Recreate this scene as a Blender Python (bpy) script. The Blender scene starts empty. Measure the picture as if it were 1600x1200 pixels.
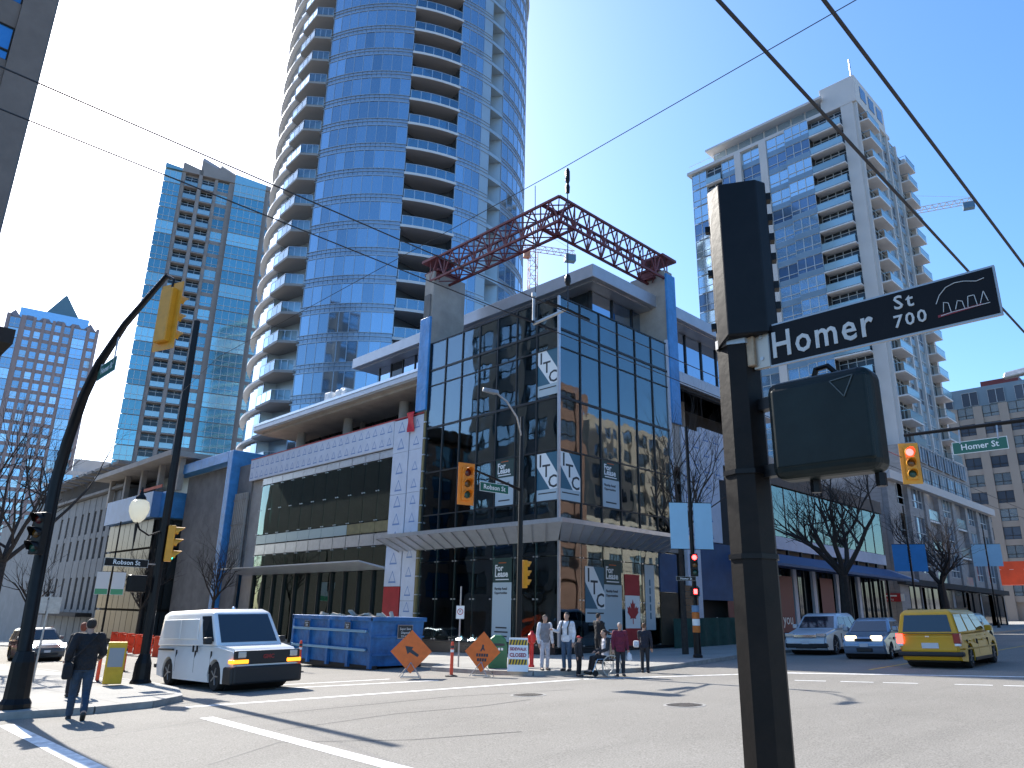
import bpy, bmesh, math, random
from mathutils import Vector, Matrix
R = math.radians
rnd = random.Random(7)
scene = bpy.context.scene
col = scene.collection

# ------------------------------------------------------------------ camera, sky, sun, exposure
EYE = 1.67
yaw, pitch, roll = R(45.87), R(17.25), R(1.19)
fv = Vector((math.cos(yaw) * math.cos(pitch), math.sin(yaw) * math.cos(pitch), math.sin(pitch)))
r0 = Vector((math.sin(yaw), -math.cos(yaw), 0)); u0 = r0.cross(fv)
rv = r0 * math.cos(roll) + u0 * math.sin(roll); uv = -r0 * math.sin(roll) + u0 * math.cos(roll)
cd = bpy.data.cameras.new('camera'); cam = bpy.data.objects.new('camera', cd); col.objects.link(cam)
m3 = Matrix((rv, uv, -fv)).transposed()
cam.matrix_world = Matrix.Translation((0, 0, EYE)) @ m3.to_4x4()
cd.sensor_width = 36; cd.lens = 36 * 1150 / 1600; cd.clip_end = 3000; cd.clip_start = 0.05
scene.camera = cam
SUN_AZ, SUN_EL = R(84.2), R(37)
world = bpy.data.worlds.new('World'); scene.world = world; world.use_nodes = True
wn = world.node_tree.nodes; wl = world.node_tree.links
bg = wn['Background']; sky = wn.new('ShaderNodeTexSky'); sky.sky_type = 'NISHITA'; sky.sun_disc = False
sky.sun_elevation = SUN_EL; sky.sun_rotation = R(90) - SUN_AZ
sky.air_density = 1.0; sky.dust_density = 1.4; sky.ozone_density = 4.0
hs = wn.new('ShaderNodeHueSaturation'); hs.inputs['Saturation'].default_value = 1.2
wl.new(sky.outputs[0], hs.inputs['Color']); wl.new(hs.outputs[0], bg.inputs[0]); bg.inputs[1].default_value = 0.15
sd = bpy.data.lights.new('sun', 'SUN'); so = bpy.data.objects.new('sun', sd); col.objects.link(so)
sd.energy = 4.4; sd.angle = R(0.53); sd.color = (1, .95, .87)
sdir = Vector((math.cos(SUN_AZ) * math.cos(SUN_EL), math.sin(SUN_AZ) * math.cos(SUN_EL), math.sin(SUN_EL)))
so.rotation_euler = sdir.to_track_quat('Z', 'Y').to_euler(); so.location = (0, 0, 60)
vs = scene.view_settings; vs.view_transform = 'Standard'; vs.look = 'None'; vs.gamma = 1; vs.exposure = 1.15

# ------------------------------------------------------------------ helpers
def gz(x, y): return .02 * x - .033 * y
GN = Vector((-.02, .033, 1)).normalized()

def tag(o, label=None, cat=None, group=None, kind=None):
    if label: o['label'] = label
    if cat: o['category'] = cat
    if group: o['group'] = group
    if kind: o['kind'] = kind
    return o
def thing(name, label, cat, loc=(0, 0, 0), rz=0, group=None):
    o = bpy.data.objects.new(name, None); col.objects.link(o); o.empty_display_size = .2
    o.location = loc; o.rotation_euler = (0, 0, rz)
    return tag(o, label, cat, group)
def inst(name, me, parent=None, loc=(0, 0, 0), rz=0, rot=None, scale=None):
    o = bpy.data.objects.new(name, me); col.objects.link(o); o.parent = parent
    o.location = loc; o.rotation_euler = rot if rot else (0, 0, rz)
    if scale: o.scale = scale
    return o
def copy_tree(o, parent=None):
    c = o.copy(); col.objects.link(c); c.parent = parent
    for ch in o.children: copy_tree(ch, c)
    return c

MATS = {}
def mat(name, c, rough=.7, metal=0., noise=None, bump=None, spec=None, emit=None, alpha=None, coat=0, rand=0, stretch=None, c2=None):
    """noise=(scale, amount); bump=(scale, strength); rand = brightness change from one object to the next"""
    if name in MATS: return MATS[name]
    m = bpy.data.materials.new(name); m.use_nodes = True; MATS[name] = m
    n = m.node_tree.nodes; l = m.node_tree.links; p = n['Principled BSDF']
    p.inputs['Base Color'].default_value = (*c, 1); p.inputs['Roughness'].default_value = rough; p.inputs['Metallic'].default_value = metal
    if spec is not None: p.inputs['Specular IOR Level'].default_value = spec
    if coat: p.inputs['Coat Weight'].default_value = coat; p.inputs['Coat Roughness'].default_value = .06
    if emit: p.inputs['Emission Color'].default_value = (*emit[0], 1); p.inputs['Emission Strength'].default_value = emit[1]
    if noise or bump or rand:
        tc = n.new('ShaderNodeTexCoord'); src = tc.outputs['Object']
        if stretch:
            mp = n.new('ShaderNodeMapping'); mp.inputs['Scale'].default_value = stretch; l.new(src, mp.inputs[0]); src = mp.outputs[0]
    last = None
    if noise:
        t = n.new('ShaderNodeTexNoise'); t.inputs['Scale'].default_value = noise[0]; t.inputs['Detail'].default_value = 6; t.inputs['Roughness'].default_value = .65
        l.new(src, t.inputs['Vector'])
        r = n.new('ShaderNodeValToRGB'); r.color_ramp.elements[0].position = .3; r.color_ramp.elements[1].position = .7
        a = noise[1]
        d = c2 if c2 else tuple(max(0, x * (1 - a)) for x in c); e = c if c2 else tuple(min(1, x * (1 + a)) for x in c)
        r.color_ramp.elements[0].color = (*d, 1); r.color_ramp.elements[1].color = (*e, 1)
        l.new(t.outputs[0], r.inputs[0]); last = r.outputs[0]
        l.new(last, p.inputs['Base Color'])
    if rand:
        oi = n.new('ShaderNodeObjectInfo'); mr = n.new('ShaderNodeMapRange'); mr.inputs[3].default_value = 1 - rand; mr.inputs[4].default_value = 1 + rand
        l.new(oi.outputs['Random'], mr.inputs[0])
        mx = n.new('ShaderNodeVectorMath'); mx.operation = 'SCALE'
        if last: l.new(last, mx.inputs[0])
        else: mx.inputs[0].default_value = c
        l.new(mr.outputs[0], mx.inputs['Scale']); l.new(mx.outputs[0], p.inputs['Base Color'])
    if bump:
        t = n.new('ShaderNodeTexNoise'); t.inputs['Scale'].default_value = bump[0]; t.inputs['Detail'].default_value = 3
        l.new(src, t.inputs['Vector'])
        b = n.new('ShaderNodeBump'); b.inputs['Strength'].default_value = bump[1]; b.inputs['Distance'].default_value = .1
        l.new(t.outputs[0], b.inputs['Height']); l.new(b.outputs[0], p.inputs['Normal'])
    return m
def window_glass(name, tint, refl, wav=.06, rough=.02, clear=(.5, .58, .58), rand=.25):
    """see-through glass: tinted transparency + mirror reflection that grows at grazing angles, slightly wavy"""
    m = bpy.data.materials.new(name); m.use_nodes = True; MATS[name] = m
    n = m.node_tree.nodes; l = m.node_tree.links; n.remove(n['Principled BSDF']); out = n['Material Output']
    tr = n.new('ShaderNodeBsdfTransparent'); tr.inputs[0].default_value = (*clear, 1)
    gl = n.new('ShaderNodeBsdfGlossy'); gl.inputs[0].default_value = (*tint, 1); gl.inputs['Roughness'].default_value = rough
    tc = n.new('ShaderNodeTexCoord'); oi = n.new('ShaderNodeObjectInfo')
    va = n.new('ShaderNodeVectorMath'); va.operation = 'MULTIPLY_ADD'; va.inputs[1].default_value = (1, 1, .6)
    l.new(tc.outputs['Object'], va.inputs[0]); l.new(oi.outputs['Random'], va.inputs[2])
    t = n.new('ShaderNodeTexNoise'); t.inputs['Scale'].default_value = .9; t.inputs['Detail'].default_value = 1; l.new(va.outputs[0], t.inputs['Vector'])
    b = n.new('ShaderNodeBump'); b.inputs['Strength'].default_value = wav; b.inputs['Distance'].default_value = .12
    l.new(t.outputs[0], b.inputs['Height']); l.new(b.outputs[0], gl.inputs['Normal'])
    fr = n.new('ShaderNodeLayerWeight'); fr.inputs[0].default_value = .35
    mr = n.new('ShaderNodeMapRange'); mr.inputs[3].default_value = refl; mr.inputs[4].default_value = .95
    l.new(fr.outputs['Fresnel'], mr.inputs[0])
    mx = n.new('ShaderNodeMixShader'); l.new(mr.outputs[0], mx.inputs[0]); l.new(tr.outputs[0], mx.inputs[1]); l.new(gl.outputs[0], mx.inputs[2])
    l.new(mx.outputs[0], out.inputs[0])
    return m

class B:
    """collects faces; build() links them as ONE mesh object"""
    def __init__(s): s.v = []; s.f = []; s.mi = []
    def add(s, vs, fs, mi=0):
        k = len(s.v); s.v += [tuple(v) for v in vs]; s.f += [tuple(i + k for i in f) for f in fs]; s.mi += [mi] * len(fs); return s
    def box(s, x0, x1, y0, y1, z0, z1, mi=0):
        return s.add([(x, y, z) for z in (z0, z1) for y in (y0, y1) for x in (x0, x1)],
                     [(0, 2, 3, 1), (4, 5, 7, 6), (0, 1, 5, 4), (2, 6, 7, 3), (0, 4, 6, 2), (1, 3, 7, 5)], mi)
    def cbox(s, c, d, mi=0): return s.box(c[0] - d[0] / 2, c[0] + d[0] / 2, c[1] - d[1] / 2, c[1] + d[1] / 2, c[2] - d[2] / 2, c[2] + d[2] / 2, mi)
    def hexa(s, b, t, mi=0):
        """bottom ring b and top ring t (same length, counter-clockwise from above)"""
        n = len(b)
        return s.add(list(b) + list(t), [tuple(range(n - 1, -1, -1)), tuple(range(n, 2 * n))] + [(i, (i + 1) % n, n + (i + 1) % n, n + i) for i in range(n)], mi)
    def prism(s, poly, z0, z1, mi=0): return s.hexa([(x, y, z0) for x, y in poly], [(x, y, z1) for x, y in poly], mi)
    def quad(s, *p, mi=0): return s.add(p, [tuple(range(len(p)))], mi)
    def tube(s, pts, r, n=8, cap=True, mi=0):
        pts = [Vector(p) for p in pts]; k = len(pts); rs = r if isinstance(r, (list, tuple)) else [r] * k
        vs = []; fs = []; ref = None
        for i, p in enumerate(pts):
            d = (pts[min(i + 1, k - 1)] - pts[max(i - 1, 0)])
            d = d.normalized() if d.length > 1e-9 else Vector((0, 0, 1))
            if ref is None: ref = Vector((0, 0, 1)) if abs(d.z) < .9 else Vector((1, 0, 0))
            a = ref - d * ref.dot(d)
            if a.length < 1e-6: a = d.orthogonal()
            a.normalize(); ref = a; b = d.cross(a)
            vs += [p + (a * math.cos(2 * math.pi * j / n) + b * math.sin(2 * math.pi * j / n)) * rs[i] for j in range(n)]
        for i in range(k - 1):
            for j in range(n):
                fs.append((i * n + j, i * n + (j + 1) % n, (i + 1) * n + (j + 1) % n, (i + 1) * n + j))
        if cap: fs += [tuple(range(n - 1, -1, -1)), tuple((k - 1) * n + j for j in range(n))]
        return s.add(vs, fs, mi)
    def bar(s, a, b, w, h=None, mi=0):
        """square bar from a to b"""
        a = Vector(a); b = Vector(b); d = (b - a).normalized(); h = h or w
        x = d.cross(Vector((0, 0, 1)))
        if x.length < 1e-4: x = Vector((1, 0, 0))
        x.normalize(); y = x.cross(d).normalized(); x = x * w / 2; y = y * h / 2
        vs = [p + q for p in (a, b) for q in (-x - y, x - y, x + y, -x + y)]
        return s.add(vs, [(3, 2, 1, 0), (4, 5, 6, 7), (0, 1, 5, 4), (1, 2, 6, 5), (2, 3, 7, 6), (3, 0, 4, 7)], mi)
    def lathe(s, prof, n=20, c=(0, 0, 0), mi=0, axis='z'):
        vs = []; fs = []; k = len(prof)
        for r, z in prof:
            for j in range(n):
                a = 2 * math.pi * j / n
                q = (r * math.cos(a), r * math.sin(a), z)
                if axis == 'y': q = (q[0], q[2], q[1])
                if axis == 'x': q = (q[2], q[0], q[1])
                vs.append((c[0] + q[0], c[1] + q[1], c[2] + q[2]))
        for i in range(k - 1):
            for j in range(n): fs.append((i * n + j, i * n + (j + 1) % n, (i + 1) * n + (j + 1) % n, (i + 1) * n + j))
        fs += [tuple(range(n - 1, -1, -1)), tuple((k - 1) * n + j for j in range(n))]
        return s.add(vs, fs, mi)
    def xf(s, M):
        s.v = [tuple(M @ Vector(v)) for v in s.v]; return s
    def build(s, name, m, parent=None, smooth=False, bevel=0, off=None, seg=2, loc=None, rz=0):
        me = bpy.data.meshes.new(name)
        o3 = Vector(off) if off is not None else None
        me.from_pydata([tuple(Vector(v) - o3) for v in s.v] if o3 is not None else s.v, [], s.f)
        for q in (m if isinstance(m, (list, tuple)) else [m]): me.materials.append(q)
        if any(s.mi): me.polygons.foreach_set('material_index', s.mi)
        bm = bmesh.new(); bm.from_mesh(me); bmesh.ops.recalc_face_normals(bm, faces=bm.faces)
        if bevel:
            bmesh.ops.bevel(bm, geom=[e for e in bm.edges if e.is_manifold and e.calc_face_angle(0) > .5], offset=bevel, segments=seg, affect='EDGES', profile=.5, clamp_overlap=True)
        bm.to_mesh(me); bm.free()
        if smooth:
            me.polygons.foreach_set('use_smooth', [True] * len(me.polygons))
            if smooth != 'all': me.set_sharp_from_angle(angle=R(38))
        o = bpy.data.objects.new(name, me); col.objects.link(o); o.parent = parent
        if loc: o.location = loc
        if rz: o.rotation_euler = (0, 0, rz)
        return o

def text_mesh(txt, size, depth=.002, bold=0, align='CENTER', spacing=1.0):
    c = bpy.data.curves.new('t', 'FONT'); c.body = txt; c.size = size; c.align_x = align; c.align_y = 'CENTER'
    c.extrude = depth; c.offset = bold; c.space_character = spacing; c.resolution_u = 2
    o = bpy.data.objects.new('t', c); col.objects.link(o)
    bpy.context.view_layer.update()
    me = bpy.data.meshes.new_from_object(o.evaluated_get(bpy.context.evaluated_depsgraph_get()))
    bpy.data.objects.remove(o); bpy.data.curves.remove(c)
    return me
def lettering(txt, size, m, parent, origin, xdir, zdir=(0, 0, 1), bold=0, align='CENTER', name='lettering', spacing=1.0, depth=.002, narrow=1.0):
    """text whose line runs along xdir and whose letters stand along zdir, at origin (parent's space)"""
    me = text_mesh(txt, size, depth, bold, align, spacing); me.materials.append(m)
    x = Vector(xdir).normalized(); z = Vector(zdir).normalized(); n = x.cross(z)
    M = Matrix((x * narrow, z, n)).transposed().to_4x4(); M.translation = Vector(origin)
    me.transform(M); o = bpy.data.objects.new(name, me); col.objects.link(o); o.parent = parent; return o
# ------------------------------------------------------------------ ground, pavements, markings
def ground_mat(name, c, c2, speck=.25, big=.18, joints=None, stain=.25):
    m = bpy.data.materials.new(name); m.use_nodes = True; n = m.node_tree.nodes; l = m.node_tree.links; p = n['Principled BSDF']
    p.inputs['Roughness'].default_value = .85; p.inputs['Specular IOR Level'].default_value = .25
    tc = n.new('ShaderNodeTexCoord')
    def noise(s, det=5, vec=None):
        t = n.new('ShaderNodeTexNoise'); t.inputs['Scale'].default_value = s; t.inputs['Detail'].default_value = det; t.inputs['Roughness'].default_value = .62
        l.new(vec or tc.outputs['Object'], t.inputs['Vector']); return t.outputs[0]
    def mix(f, a, b, mode='MIX'):
        x = n.new('ShaderNodeMix'); x.data_type = 'RGBA'; x.blend_type = mode
        for i, q in ((0, f), (6, a), (7, b)):
            if isinstance(q, (int, float)): x.inputs[i].default_value = q
            elif isinstance(q, tuple): x.inputs[i].default_value = (*q, 1)
            else: l.new(q, x.inputs[i])
        return x.outputs[2]
    def ramp(src, a, b, lo=0., hi=1.):
        r = n.new('ShaderNodeMapRange'); r.inputs[1].default_value = a; r.inputs[2].default_value = b; r.inputs[3].default_value = lo; r.inputs[4].default_value = hi
        l.new(src, r.inputs[0]); return r.outputs[0]
    k = mix(ramp(noise(big), .35, .65), c, c2)
    mp = n.new('ShaderNodeMapping'); mp.inputs['Scale'].default_value = (.25, 1.6, 1); l.new(tc.outputs['Object'], mp.inputs[0])
    k = mix(ramp(noise(.5, 6, mp.outputs[0]), .5, .75, 0, stain), k, tuple(x * .55 for x in c))
    k = mix(ramp(noise(1.7, 4), .55, .72, 0, stain * .8), k, tuple(min(1, x * 1.35) for x in c))
    k = mix(ramp(noise(45, 2), .35, .65, 0, 1), mix(speck, k, (0, 0, 0)), mix(speck * .7, k, (.75, .73, .68)))
    if joints:
        br = n.new('ShaderNodeTexBrick'); br.offset = 0; br.inputs['Scale'].default_value = 1; br.inputs['Mortar Size'].default_value = .012
        br.inputs['Brick Width'].default_value = joints; br.inputs['Row Height'].default_value = joints
        br.inputs['Color1'].default_value = br.inputs['Color2'].default_value = (1, 1, 1, 1); br.inputs['Mortar'].default_value = (.45, .45, .45, 1)
        l.new(tc.outputs['Object'], br.inputs['Vector']); k = mix(1., k, br.outputs[0], 'MULTIPLY')
    l.new(k, p.inputs['Base Color'])
    b = n.new('ShaderNodeBump'); b.inputs['Strength'].default_value = .35; b.inputs['Distance'].default_value = .02; l.new(noise(70, 3), b.inputs['Height']); l.new(b.outputs[0], p.inputs['Normal'])
    return m
M_ASPH = ground_mat('asphalt', (.188, .174, .150), (.238, .222, .194), .22, .13, None, .38)
M_WALK = ground_mat('sidewalk_concrete', (.30, .29, .265), (.37, .355, .32), .15, .4, 1.5)
M_KERB = mat('kerb_concrete', (.30, .29, .27), .85, noise=(3, .25))
M_PAINT = mat('road_paint_white', (.72, .72, .70), .7, noise=(6, .35))
M_YPAINT = mat('road_paint_yellow', (.62, .40, .06), .7, noise=(5, .3))
M_TAR = mat('crack_sealer', (.06, .058, .055), .6, noise=(3, .3))
M_IRON = mat('cast_iron', (.08, .072, .065), .6, .4, noise=(12, .3), bump=(40, .5))

rb = B(); rb.quad(*[(x, y, gz(x, y)) for x, y in ((-500, -500), (700, -500), (700, 700), (-500, 700))])
road = tag(rb.build('road', M_ASPH), kind='structure')
def pavement(name, poly, h=.13):
    o = B().hexa([(x, y, gz(x, y) - .2) for x, y in poly], [(x, y, gz(x, y) + h) for x, y in poly]).build(name, M_WALK)
    return tag(o, kind='structure')
SW = pavement('sidewalk', [(140, 140), (19.3, 140), (19.3, 23.4), (17.7, 22), (17.5, 18.6), (17.9, 17.2), (19.2, 15.9), (21, 15.3), (23.5, 15.5), (29.5, 16.7), (34, 17), (140, 17.3)])
SWL = pavement('sidewalk', [(-60, 140), (-60, 18.1), (3.9, 18.05), (5.4, 17.7), (6.6, 17.9), (7.5, 18.7), (8.3, 21), (8.7, 24), (8.8, 140)])
SWN = pavement('sidewalk', [(-40, 4), (-40, -60), (5.2, -60), (5.2, 2), (4.7, 3.3), (3.5, 4)])
SWR = pavement('sidewalk', [(14, -.8), (13, -2), (13, -60), (260, -60), (260, -.8)])
def kerb(parent, pts):
    """kerb stones along the edge of a pavement, each stone about 2.4 m"""
    for (x0, y0), (x1, y1) in zip(pts, pts[1:]):
        d = Vector((x1 - x0, y1 - y0, 0)); L = d.length; n = max(1, round(L / 2.4)); d.normalize(); s = Vector((-d.y, d.x, 0)) * .08
        for i in range(min(n, 22)):
            a = Vector((x0, y0, 0)) + d * (L * i / n + .006); b = Vector((x0, y0, 0)) + d * (L * (i + 1) / n - .006)
            ring = [a - s, b - s, b + s, a + s]
            B().hexa([(p.x, p.y, gz(p.x, p.y) - .15) for p in ring], [(p.x, p.y, gz(p.x, p.y) + .136) for p in ring]).build('kerb_stone', M_KERB, parent)
kerb(SW, [(19.3, 60), (19.3, 23.4), (17.7, 22), (17.5, 18.6), (17.9, 17.2), (19.2, 15.9), (21, 15.3), (23.5, 15.5), (29.5, 16.7), (34, 17), (70, 17.1)])
kerb(SWL, [(-8, 18.1), (3.9, 18.05), (5.4, 17.7), (6.6, 17.9), (7.5, 18.7), (8.3, 21), (8.7, 24), (8.76, 60)])
def strip(p, q, w, name='road_marking', m=M_PAINT, h=.004):
    p = Vector((*p, 0)); q = Vector((*q, 0)); d = (q - p).normalized(); s = Vector((-d.y, d.x, 0)) * w / 2
    vs = [(v.x, v.y, gz(v.x, v.y) + h) for v in (p - s, q - s, q + s, p + s)]
    return B().quad(*vs).build(name, m, road)
strip((7.1, 17.25), (17.5, 14.95), .22); strip((17.6, 14.9), (22.4, 11.5), .2)
strip((11.2, 21.1), (14.5, 20.1), .16); strip((10.6, 19.95), (15.0, 18.35), .2)
strip((6.6, 15.0), (5.6, 4.5), .26); strip((3.75, 17.0), (3.2, 6), .26)
strip((22.7, 11.3), (24.6, 4.6), .28)
for t in (0, .16, .3, .52, .66, .84): strip((20.3 + 1.6 * t, 9.8 - 7 * t), (20.3 + 1.6 * (t + .11), 9.8 - 7 * (t + .11)), .13)
for k in range(14): strip((25.2 + k * 7, 9.7), (32 + k * 7, 9.9), .11, 'road_marking', M_YPAINT)
for k in range(9): strip((12.6, 30 + k * 9), (12.6, 34 + k * 9), .11, 'road_marking', M_YPAINT)
for pts in ([(6.6, 12.2), (9.2, 12.5), (11, 12.1), (12.6, 12.2)], [(3.6, 13.6), (6.5, 14.6), (9, 14.4), (12, 14.2), (15, 13)], [(4.5, 10), (6, 11), (7.4, 9.6), (9, 8.9)]):
    for a, b in zip(pts, pts[1:]): strip(a, b, rnd.uniform(.025, .05), 'crack_seal', M_TAR, .003)
def manhole(x, y, r, label):
    o = thing('manhole_cover', label, 'manhole', (x, y, gz(x, y)))
    o.rotation_euler = GN.to_track_quat('Z', 'Y').to_euler()
    B().lathe([(r + .06, -.02), (r + .06, .006), (r, .008), (r, -.02)], 28).build('rim', M_KERB, o)
    b = B().lathe([(r - .01, -.02), (r - .01, .008)], 28)
    for i in range(-4, 5):
        for j in range(-4, 5):
            if math.hypot(i, j) < 4.2: b.box(i * r / 5 - .03, i * r / 5 + .03, j * r / 5 - .03, j * r / 5 + .03, .008, .014)
    b.build('lid', M_IRON, o)
manhole(13.3, 12.95, .36, 'round iron manhole cover in the road in front of the pedestrians')
manhole(13.6, 8.9, .36, 'round iron manhole cover in the road left of the black signal pole')
# ------------------------------------------------------------------ the corner building
M_CONC = mat('concrete', (.36, .33, .295), .85, noise=(.7, .18), bump=(6, .15))
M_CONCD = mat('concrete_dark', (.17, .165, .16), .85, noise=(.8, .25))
M_MULL = mat('mullion_black', (.03, .033, .036), .4, .5)
M_ALU = mat('aluminium', (.55, .57, .60), .35, .8, noise=(3, .1))
M_FASC = mat('fascia_metal', (.42, .43, .46), .45, .5, noise=(1.2, .08))
M_CANO = mat('canopy_metal', (.50, .53, .58), .4, .5, noise=(2, .08))
M_BLUE = mat('blue_membrane', (.05, .24, .54), .45, noise=(1.2, .22), bump=(4, .35))
M_INSUL = mat('insulation_board', (.56, .60, .68), .7, noise=(2, .07))
M_PRINT = mat('blue_print', (.16, .26, .48), .7)
M_RED = mat('red_board', (.38, .02, .025), .6, noise=(2, .15))
M_OCHRE = mat('sheathing_ochre', (.20, .165, .075), .8, noise=(2, .2))
M_SPAN = mat('spandrel_green', (.33, .42, .42), .3, .2)
M_GRAN = mat('black_granite', (.02, .02, .021), .25)
M_STEELR = mat('red_oxide_steel', (.15, .032, .034), .55, .2, noise=(4, .25))
M_PLY = mat('plywood', (.22, .13, .07), .8, noise=(1.5, .25), stretch=(1, 1, 6))
M_GREENF = mat('green_fabric', (.012, .055, .045), .85, noise=(2, .3), bump=(2.5, .6))
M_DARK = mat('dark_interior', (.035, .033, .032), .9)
M_GLASS = window_glass('clear_glass', (.70, .80, .86), .15, .07, clear=(.60, .68, .66))
M_GLASS2 = window_glass('green_glass', (.62, .78, .76), .20, .05, clear=(.32, .45, .42))
M_GLASSR = window_glass('mirror_glass', (.62, .76, .95), .55, .03, clear=(.15, .2, .26))
M_BLACKGL = mat('dark_window', (.015, .02, .024), .06, 0, rand=.5)
XF, YF = 26.4, 23.8
CB = thing('corner_building', 'glass-cornered retail building under construction with truss on two pylons', 'building', (XF, YF, gz(XF, YF)))
O = CB.location.copy()
def part(b, name, m, **k): return b.build(name, m, CB, off=O, **k)
LY = [YF + i * (34.45 - YF) / 7 for i in range(8)]; RX = [XF + i * (36.1 - XF) / 6 for i in range(7)]
ROWS = [5.95, 6.9, 9.4, 12.1, 14.75, 15.75, 17.55]
SROWS = [.22, 4.28, 5.0]
def pane_l(x, y0, y1, z0, z1, m, name='pane', g=.02): return part(B().box(x - .012, x + .012, y0 + g, y1 - g, z0 + g, z1 - g), name, m)
def pane_r(y, x0, x1, z0, z1, m, name='pane', g=.02): return part(B().box(x0 + g, x1 - g, y - .012, y + .012, z0 + g, z1 - g), name, m)
for rows in (ROWS, SROWS):
    for z0, z1 in zip(rows, rows[1:]):
        for a, b in zip(LY, LY[1:]): pane_l(XF, a, b, z0, z1, M_GLASS)
        for a, b in zip(RX, RX[1:]): pane_r(YF, a, b, z0, z1, M_GLASS)
for i, y in enumerate(LY):
    w = .06 if i == 0 else .035
    part(B().box(XF - .07, XF + .05, y - w, y + w, 5.9, 17.58), 'mullion', M_ALU if i == 0 else M_MULL)
    if i: part(B().box(XF + .05, XF + .22, y - .07, y + .07, .2, 5.0), 'mullion', M_CONC)
part(B().box(XF - .05, XF + .06, YF - .05, YF + .06, .2, 5.0), 'mullion', M_ALU)
for i, x in enumerate(RX[1:]):
    part(B().box(x - .035, x + .035, YF - .07, YF + .05, 5.9, 17.58), 'mullion', M_MULL)
    part(B().box(x - .07, x + .07, YF + .05, YF + .22, .2, 5.0), 'mullion', M_CONC)
for z in ROWS:
    t = .06 if z in (12.1, 15.75) else .03
    part(B().box(XF - .06, XF + .04, YF + .07, 34.4, z - t, z + t), 'transom', M_MULL)
    part(B().box(XF + .07, 36.1, YF - .06, YF + .04, z - t, z + t), 'transom', M_MULL)
# glass clips of the shop front
for z in (4.28, 2.3, .24):
    for y in LY[1:7]: [part(B().box(XF - .03, XF - .012, y + d, y + d + .09, z - .035, z + .035), 'clip', M_ALU) for d in (-.17, .08)]
    for x in RX[1:6]: [part(B().box(x + d, x + d + .09, YF - .03, YF - .012, z - .035, z + .035), 'clip', M_ALU) for d in (-.17, .08)]
part(B().box(XF + .02, XF + .5, YF + .25, 34.6, -1.4, .2).box(XF + .5, 36.2, YF + .02, YF + .5, -1.2, .2), 'plinth', M_GRAN)
part(B().box(XF - .05, XF + .02, YF, 34.6, .14, .21).box(XF, 36.2, YF - .05, YF + .02, .14, .21), 'sill', M_MULL)
# inside: slabs, round columns, core
for z0, z1 in ((-.1, .05), (5.1, 5.85), (9.15, 9.45), (11.75, 12.15), (15.3, 15.8)):
    part(B().box(XF + .35, 48, YF + .35, 57.3, z0, z1), 'floor_slab', M_CONC)
for x, y in ((28.6, 26.2), (28.6, 32.6), (33.5, 26.2), (28.6, 40), (28.6, 47), (28.6, 54), (41, 26.2), (36.5, 33)):
    part(B().lathe([(.36, .05), (.36, 15.4)], 14, (x, y, 0)), 'column', M_CONC, smooth=True)
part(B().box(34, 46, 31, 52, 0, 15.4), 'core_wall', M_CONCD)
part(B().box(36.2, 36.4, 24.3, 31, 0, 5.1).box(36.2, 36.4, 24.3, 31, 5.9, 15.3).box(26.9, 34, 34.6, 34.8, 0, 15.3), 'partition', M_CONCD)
for x, y, z in ((29.5, 27, 4.9), (31.5, 29, 4.9), (28.5, 30.5, 4.9), (30, 25.5, 11.6), (33, 27.5, 11.6)):
    part(B().box(x - .6, x + .6, y - .08, y + .08, z - .1, z), 'ceiling_light_fixture', M_ALU)
# canopy with ribs, two arms meeting at the corner
C0, C1, CZ0, CZ1 = 24.6, 22.0, 5.02, 5.66
cb = B()
def can_piece(a, b, name, m, up=0., th=.05):
    """a,b = (inner, outer) point pairs"""
    part(B().hexa([(*a[0], CZ0 - th + up), (*a[1], CZ1 - th + up), (*b[1], CZ1 - th + up), (*b[0], CZ0 - th + up)], [(*a[0], CZ0 + up), (*a[1], CZ1 + up), (*b[1], CZ1 + up), (*b[0], CZ0 + up)]), name, m)
NL, NR = 15, 13
for i in range(NL):
    f = lambda t, x0, x1: x0 + (x1 - x0) * t
    t0, t1 = i / NL, (i + 1) / NL
    ai, ao, bi, bo = (XF - .06, f(t0, YF, 36.4)), (C0, f(t0, C1, 36.4)), (XF - .06, f(t1, YF, 36.4) - .03), (C0, f(t1, C1, 36.4) - .03)
    can_piece((ai, ao), (bi, bo), 'canopy_plate', M_CANO)
    can_piece((bi, bo), ((bi[0], bi[1] + .05), (bo[0], bo[1] + .05)), 'canopy_rib', M_FASC, -.05, .07)
for i in range(NR):
    t0, t1 = i / NR, (i + 1) / NR
    ai, ao, bi, bo = (f(t0, XF, 34.8), YF - .06), (f(t0, C0, 34.8), C1), (f(t1, XF, 34.8) - .03, YF - .06), (f(t1, C0, 34.8) - .03, C1)
    can_piece((ai, ao), (bi, bo), 'canopy_plate', M_CANO)
    can_piece((bi, bo), ((bi[0] + .05, bi[1]), (bo[0] + .05, bo[1])), 'canopy_rib', M_FASC, -.05, .07)
part(B().box(C0 - .05, C0, C1 - .05, 36.4, CZ1 - .1, CZ1 + .1).box(C0, 34.8, C1 - .05, C1, CZ1 - .1, CZ1 + .1), 'canopy_edge', M_ALU)
part(B().box(C0, XF - .06, C1, 36.4, CZ1 + .02, CZ1 + .07).box(XF - .06, 34.8, C1, YF - .08, CZ1 + .02, CZ1 + .07), 'canopy_top', M_FASC)
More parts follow.
